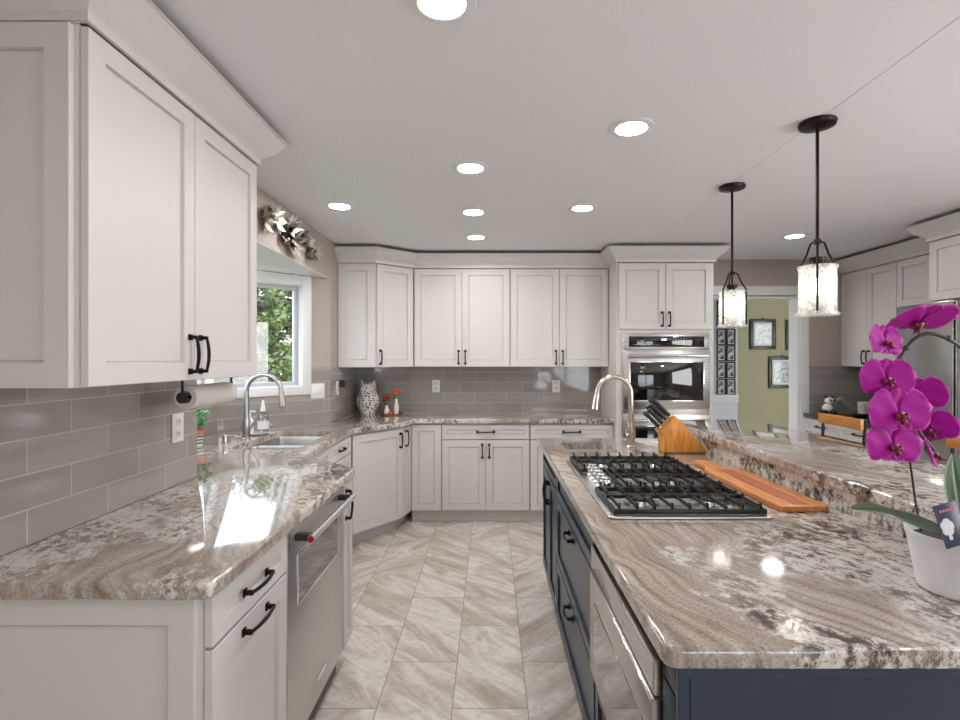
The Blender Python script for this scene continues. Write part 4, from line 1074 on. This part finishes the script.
# figurines on the right counter
pa = thing('panda_figurine', 'small black and white panda figurine at the left edge of the right counter', 'figurine', (3.145, 4.80, ZC))
b = B(); b.mi = 0; b.ball((0, 0, .065), .045, 16, (1, 1, .9)); b.ball((.02, 0, .13), .042, 16, (1, .95, .85))
obj('body', b, 'ceramic', pa)
b = B(); b.ball((-.045, -.01, .025), .030, 12, (1.4, 1, .8)); b.ball((.035, -.035, .025), .026, 12, (1.1, 1, .9)); b.ball((-.01, .01, .167), .014, 10); b.ball((.052, .01, .163), .014, 10)
b.ball((.006, -.037, .135), .009, 8, (1, .6, 1.2)); b.ball((.036, -.037, .135), .009, 8, (1, .6, 1.2)); b.ball((.021, -.042, .122), .005, 8)
b.bm.free()
for nm_, parts in (('foot', [((-.045, -.01, .025), .030, (1.4, 1, .8))]), ('foot', [((.035, -.035, .025), .026, (1.1, 1, .9))]), ('ear', [((-.01, .01, .167), .014, (1, 1, 1))]), ('ear', [((.052, .01, .163), .014, (1, 1, 1))]), ('eye_patch', [((.006, -.037, .135), .009, (1, .6, 1.2))]), ('eye_patch', [((.036, -.037, .135), .009, (1, .6, 1.2))]), ('nose', [((.021, -.042, .122), .005, (1, 1, 1))])):
    b = B()
    for c_, r_, s_ in parts: b.ball(c_, r_, 12, s_)
    obj(nm_, b, 'black', pa)
gp = thing('pepper_grinder', 'grey textured grinder leaning between panda and white mug', 'grinder', (3.375, 4.80, ZC+.040))
gp.rotation_euler = (0, -.85, 0)
obj('barrel', B().lathe([(0, 0), (.034, 0), (.036, .02), (.030, .12), (0, .12)]), 'greystone', gp)
obj('cap', B().lathe([(0, .1205), (.028, .1205), (.030, .135), (.026, .165), (0, .17)]), 'greystone', gp)
mg = thing('character_mug', 'white mug with a small drawn face on the right counter', 'mug', (3.48, 4.80, ZC))
obj('cup', B().lathe([(0, 0), (.040, 0), (.046, .02), (.046, .115), (.042, .12), (.040, .115), (.040, .01), (0, .01)]), 'ceramic', mg)
obj('face_marks', B().ball((-.018, -.044, .07), .005, 8).ball((.008, -.047, .07), .005, 8).box(-.014, .004, -.0475, -.0455, .045, .048), 'black', mg)
fgd = tag(obj('black_stone_dish', B().lathe([(0, 0), (.05, 0), (.075, .02), (.07, .024), (.045, .006), (0, .005)], seg=24), 'black', None, (3.32, 4.62, ZC)), 'low black dish in front of the grinder and mug', 'dish')
yj = thing('condiment_jar', 'yellow and green labelled jar behind the lower orchid blooms', 'jar', (3.60, 4.80, ZC))
obj('jar', B().lathe([(0, 0), (.034, 0), (.036, .01), (.036, .10), (.026, .115), (0, .115)]), 'greenlab', yj); obj('label', B().lathe([(.0363, .03), (.037, .03), (.037, .085), (.0363, .085), (.0363, .03)]), 'yellow', yj)
obj('lid', B().lathe([(0, .1155), (.027, .1155), (.027, .135), (0, .136)]), 'yellow', yj)

# ------------------------------------------------------------------ bar stools
def stool(label, yc):
    o = thing('bar_stool', label, 'bar stool', (2.0, yc, 0), 0, 'bar stools behind the raised bar')
    b = B(); n = 8
    pts = [(.15+.012*math.cos(PI*(i/n-.5))*1.0, -.192+.384*i/n) for i in range(n+1)]
    poly = [(x, y) for x, y in pts]+[(x+.018, y) for x, y in reversed(pts)]
    b.prism(poly, 1.018, 1.082, .003, 2); obj('back_rail', b, 'oak', o)
    b = B()
    for s_ in (-1, 1):
        b.tube([(.15, s_*.175, .66), (.172, s_*.185, .90), (.181, s_*.188, 1.075)], .009, 10)
    b.tube([(.165, -.186, .93), (.175, 0, .93), (.165, .186, .93)], .007, 10); b.tube([(.160, -.184, .82), (.168, 0, .82), (.160, .184, .82)], .007, 10)
    obj('back_frame', b, 'black', o)
    obj('seat', B().box(-.19, .19, -.19, .19, .645, .685, .015, 3), 'oak', o)
    for sx_ in (-1, 1):
        for sy in (-1, 1): obj('leg', B().tube([(sx_*.15, sy*.15, .645), (sx_*.19, sy*.19, .0)], .011, 10), 'black', o)
    b = B()
    for s_ in (-1, 1): b.tube([(-.174, s_*.174, .26), (.174, s_*.174, .26)], .007, 8); b.tube([(s_*.174, -.174, .26), (s_*.174, .174, .26)], .007, 8)
    obj('foot_rail', b, 'black', o)
stool('bar stool with orange oak back rail in front of the right counter', 3.18)
stool('bar stool with oak back rail partly hidden by the orchid at the right edge', 2.235)

# ------------------------------------------------------------------ hallway pictures
rows = ['top', 'second', 'third', 'fourth', 'fifth', 'lowest']; zr = [2.075, 1.885, 1.69, 1.50, 1.305, 1.11]
for r_, (rn, z_) in enumerate(zip(rows, zr)):
    for c_, (cn, x_) in enumerate((('left', 2.690), ('right', 2.802))):
        o = thing('picture_frame', 'small black framed black-and-white photo, %s row, %s column of hallway grid' % (rn, cn), 'picture frame', (x_, 6.0, z_), 0, 'grid of small framed photos in the hallway')
        b = B(); w_, h_, f_ = .052, .092, .012
        b.box(-w_, w_, -.016, -.001, h_-f_, h_); b.box(-w_, w_, -.016, -.001, -h_, -h_+f_); b.box(-w_, -w_+f_, -.016, -.001, -h_+f_, h_-f_); b.box(w_-f_, w_, -.016, -.001, -h_+f_, h_-f_)
        obj('frame', b, 'black', o, smooth=False)
        obj('mount', B().box(-w_+f_, w_-f_, -.008, -.001, -h_+f_, h_-f_), 'wplastic', o, smooth=False)
        obj('photo', B().box(-w_+f_+.007, w_-f_-.007, -.010, -.0082, -h_+f_+.012, h_-f_-.012), 'photo', o, smooth=False)
def bigframe(label, x_, z_, w_, h_):
    o = thing('picture_frame', label, 'picture frame', (x_, 7.0, z_), 0, 'larger dark frames on the green wall'); f_ = .045
    b = B(); b.box(-w_, w_, -.03, -.001, h_-f_, h_, .006); b.box(-w_, w_, -.03, -.001, -h_, -h_+f_, .006); b.box(-w_, -w_+f_, -.03, -.001, -h_+f_, h_-f_, .006); b.box(w_-f_, w_, -.03, -.001, -h_+f_, h_-f_, .006)
    obj('frame', b, 'darkwood', o)
    obj('mount', B().box(-w_+f_, w_-f_, -.012, -.001, -h_+f_, h_-f_), 'mat', o, smooth=False)
    obj('print', B().box(-w_+f_+.025, w_-f_-.025, -.014, -.0122, -h_+f_+.03, h_-f_-.03), 'sketch', o, smooth=False)
    obj('hanger', B().lathe([(.008, 0), (.014, 0), (.014, .004), (.008, .004), (.008, 0)], (0, -.012, h_+.012), 16, 'y'), 'bronze', o)
bigframe('dark framed sketch hung higher on the green hallway wall', 3.70, 1.77, .175, .205)
bigframe('dark framed sketch hung lower on the green hallway wall', 3.965, 1.255, .185, .215)
bigframe('dark framed picture mostly hidden by the right door casing', 4.19, 1.76, .175, .205)

# ------------------------------------------------------------------ outside the bay window
struct('ground_outside', B().box(-40, -1.6, -6, 40, -.35, -.30), 'grass')
def tree(label, x, y, h, r, n, leaf, trunk=.12, low=.25, sz=.16, cat='tree', seed=1, name='garden_tree'):
    o = thing(name, label, cat, (x, y, -.30), 0, 'trees outside the bay window'); rg = random.Random(seed)
    b = B().tube([(0, 0, 0), (.05, .02, h*.35), (-.04, 0, h*.62), (.06, .05, h*.9)], [trunk*1.15, trunk, trunk*.7, trunk*.3], 10)
    for i in range(7):
        a_ = rg.random()*6.28; z0_ = h*(.35+.07*i); b.tube([(0, 0, z0_), (r*.35*math.cos(a_), r*.35*math.sin(a_), z0_+h*.08), (r*.7*math.cos(a_), r*.7*math.sin(a_), z0_+h*.15)], [trunk*.4, trunk*.25, trunk*.1], 6)
    obj('trunk', b, 'bark', o)
    b = B(); clumps = []
    for i in range(26):
        a_ = rg.random()*6.28; zz_ = low+(1-low)*rg.random(); rr = r*(1-.5*abs(zz_-.5))*rg.random()**.5
        clumps.append((Vector((rr*math.cos(a_), rr*math.sin(a_), zz_*h)), r*(.22+.22*rg.random())))
    for i in range(n):
        c, cr_ = rg.choice(clumps); d_ = Vector((rg.gauss(0, 1), rg.gauss(0, 1), rg.gauss(0, 1))).normalized()
        p = c+d_*cr_*(.6+.5*rg.random()); s_ = sz*(.6+.8*rg.random())
        u_ = Vector((rg.gauss(0, 1), rg.gauss(0, 1), rg.gauss(0, .6))).normalized(); w_ = (u_.cross(d_)+d_*.4).normalized()
        b.quad([p-u_*s_*.5, p+w_*s_*.28, p+u_*s_*.5, p-w_*s_*.28])
    obj('foliage', b, leaf, o, smooth=False, recalc=False)
tree('dark green tree filling the upper pane of the bay window', -5.6, 13.2, 3.9, 2.2, 15000, 'leaf1', .16, .05, .15, seed=2)
tree('bright green shrub low in the bay window view', -2.95, 8.1, 1.75, .62, 3500, 'leaf2', .05, .08, .09, seed=5, name='garden_shrub', cat='shrub')
tree('dark leafy shrub beneath the slim pale trunk outside the bay', -4.35, 9.0, 1.95, .62, 3500, 'leaf1', .05, .08, .10, seed=17, name='garden_shrub', cat='shrub')
tree('slim tree with pale trunk at the left of the bay window view', -4.50, 10.15, 3.2, .55, 2600, 'leaf2', .10, .50, .12, seed=8)
tree('broad leafy tree far out on the lawn beyond the bay', -10.2, 17.5, 3.8, 2.7, 8000, 'leaf1', .2, .05, .22, seed=11)
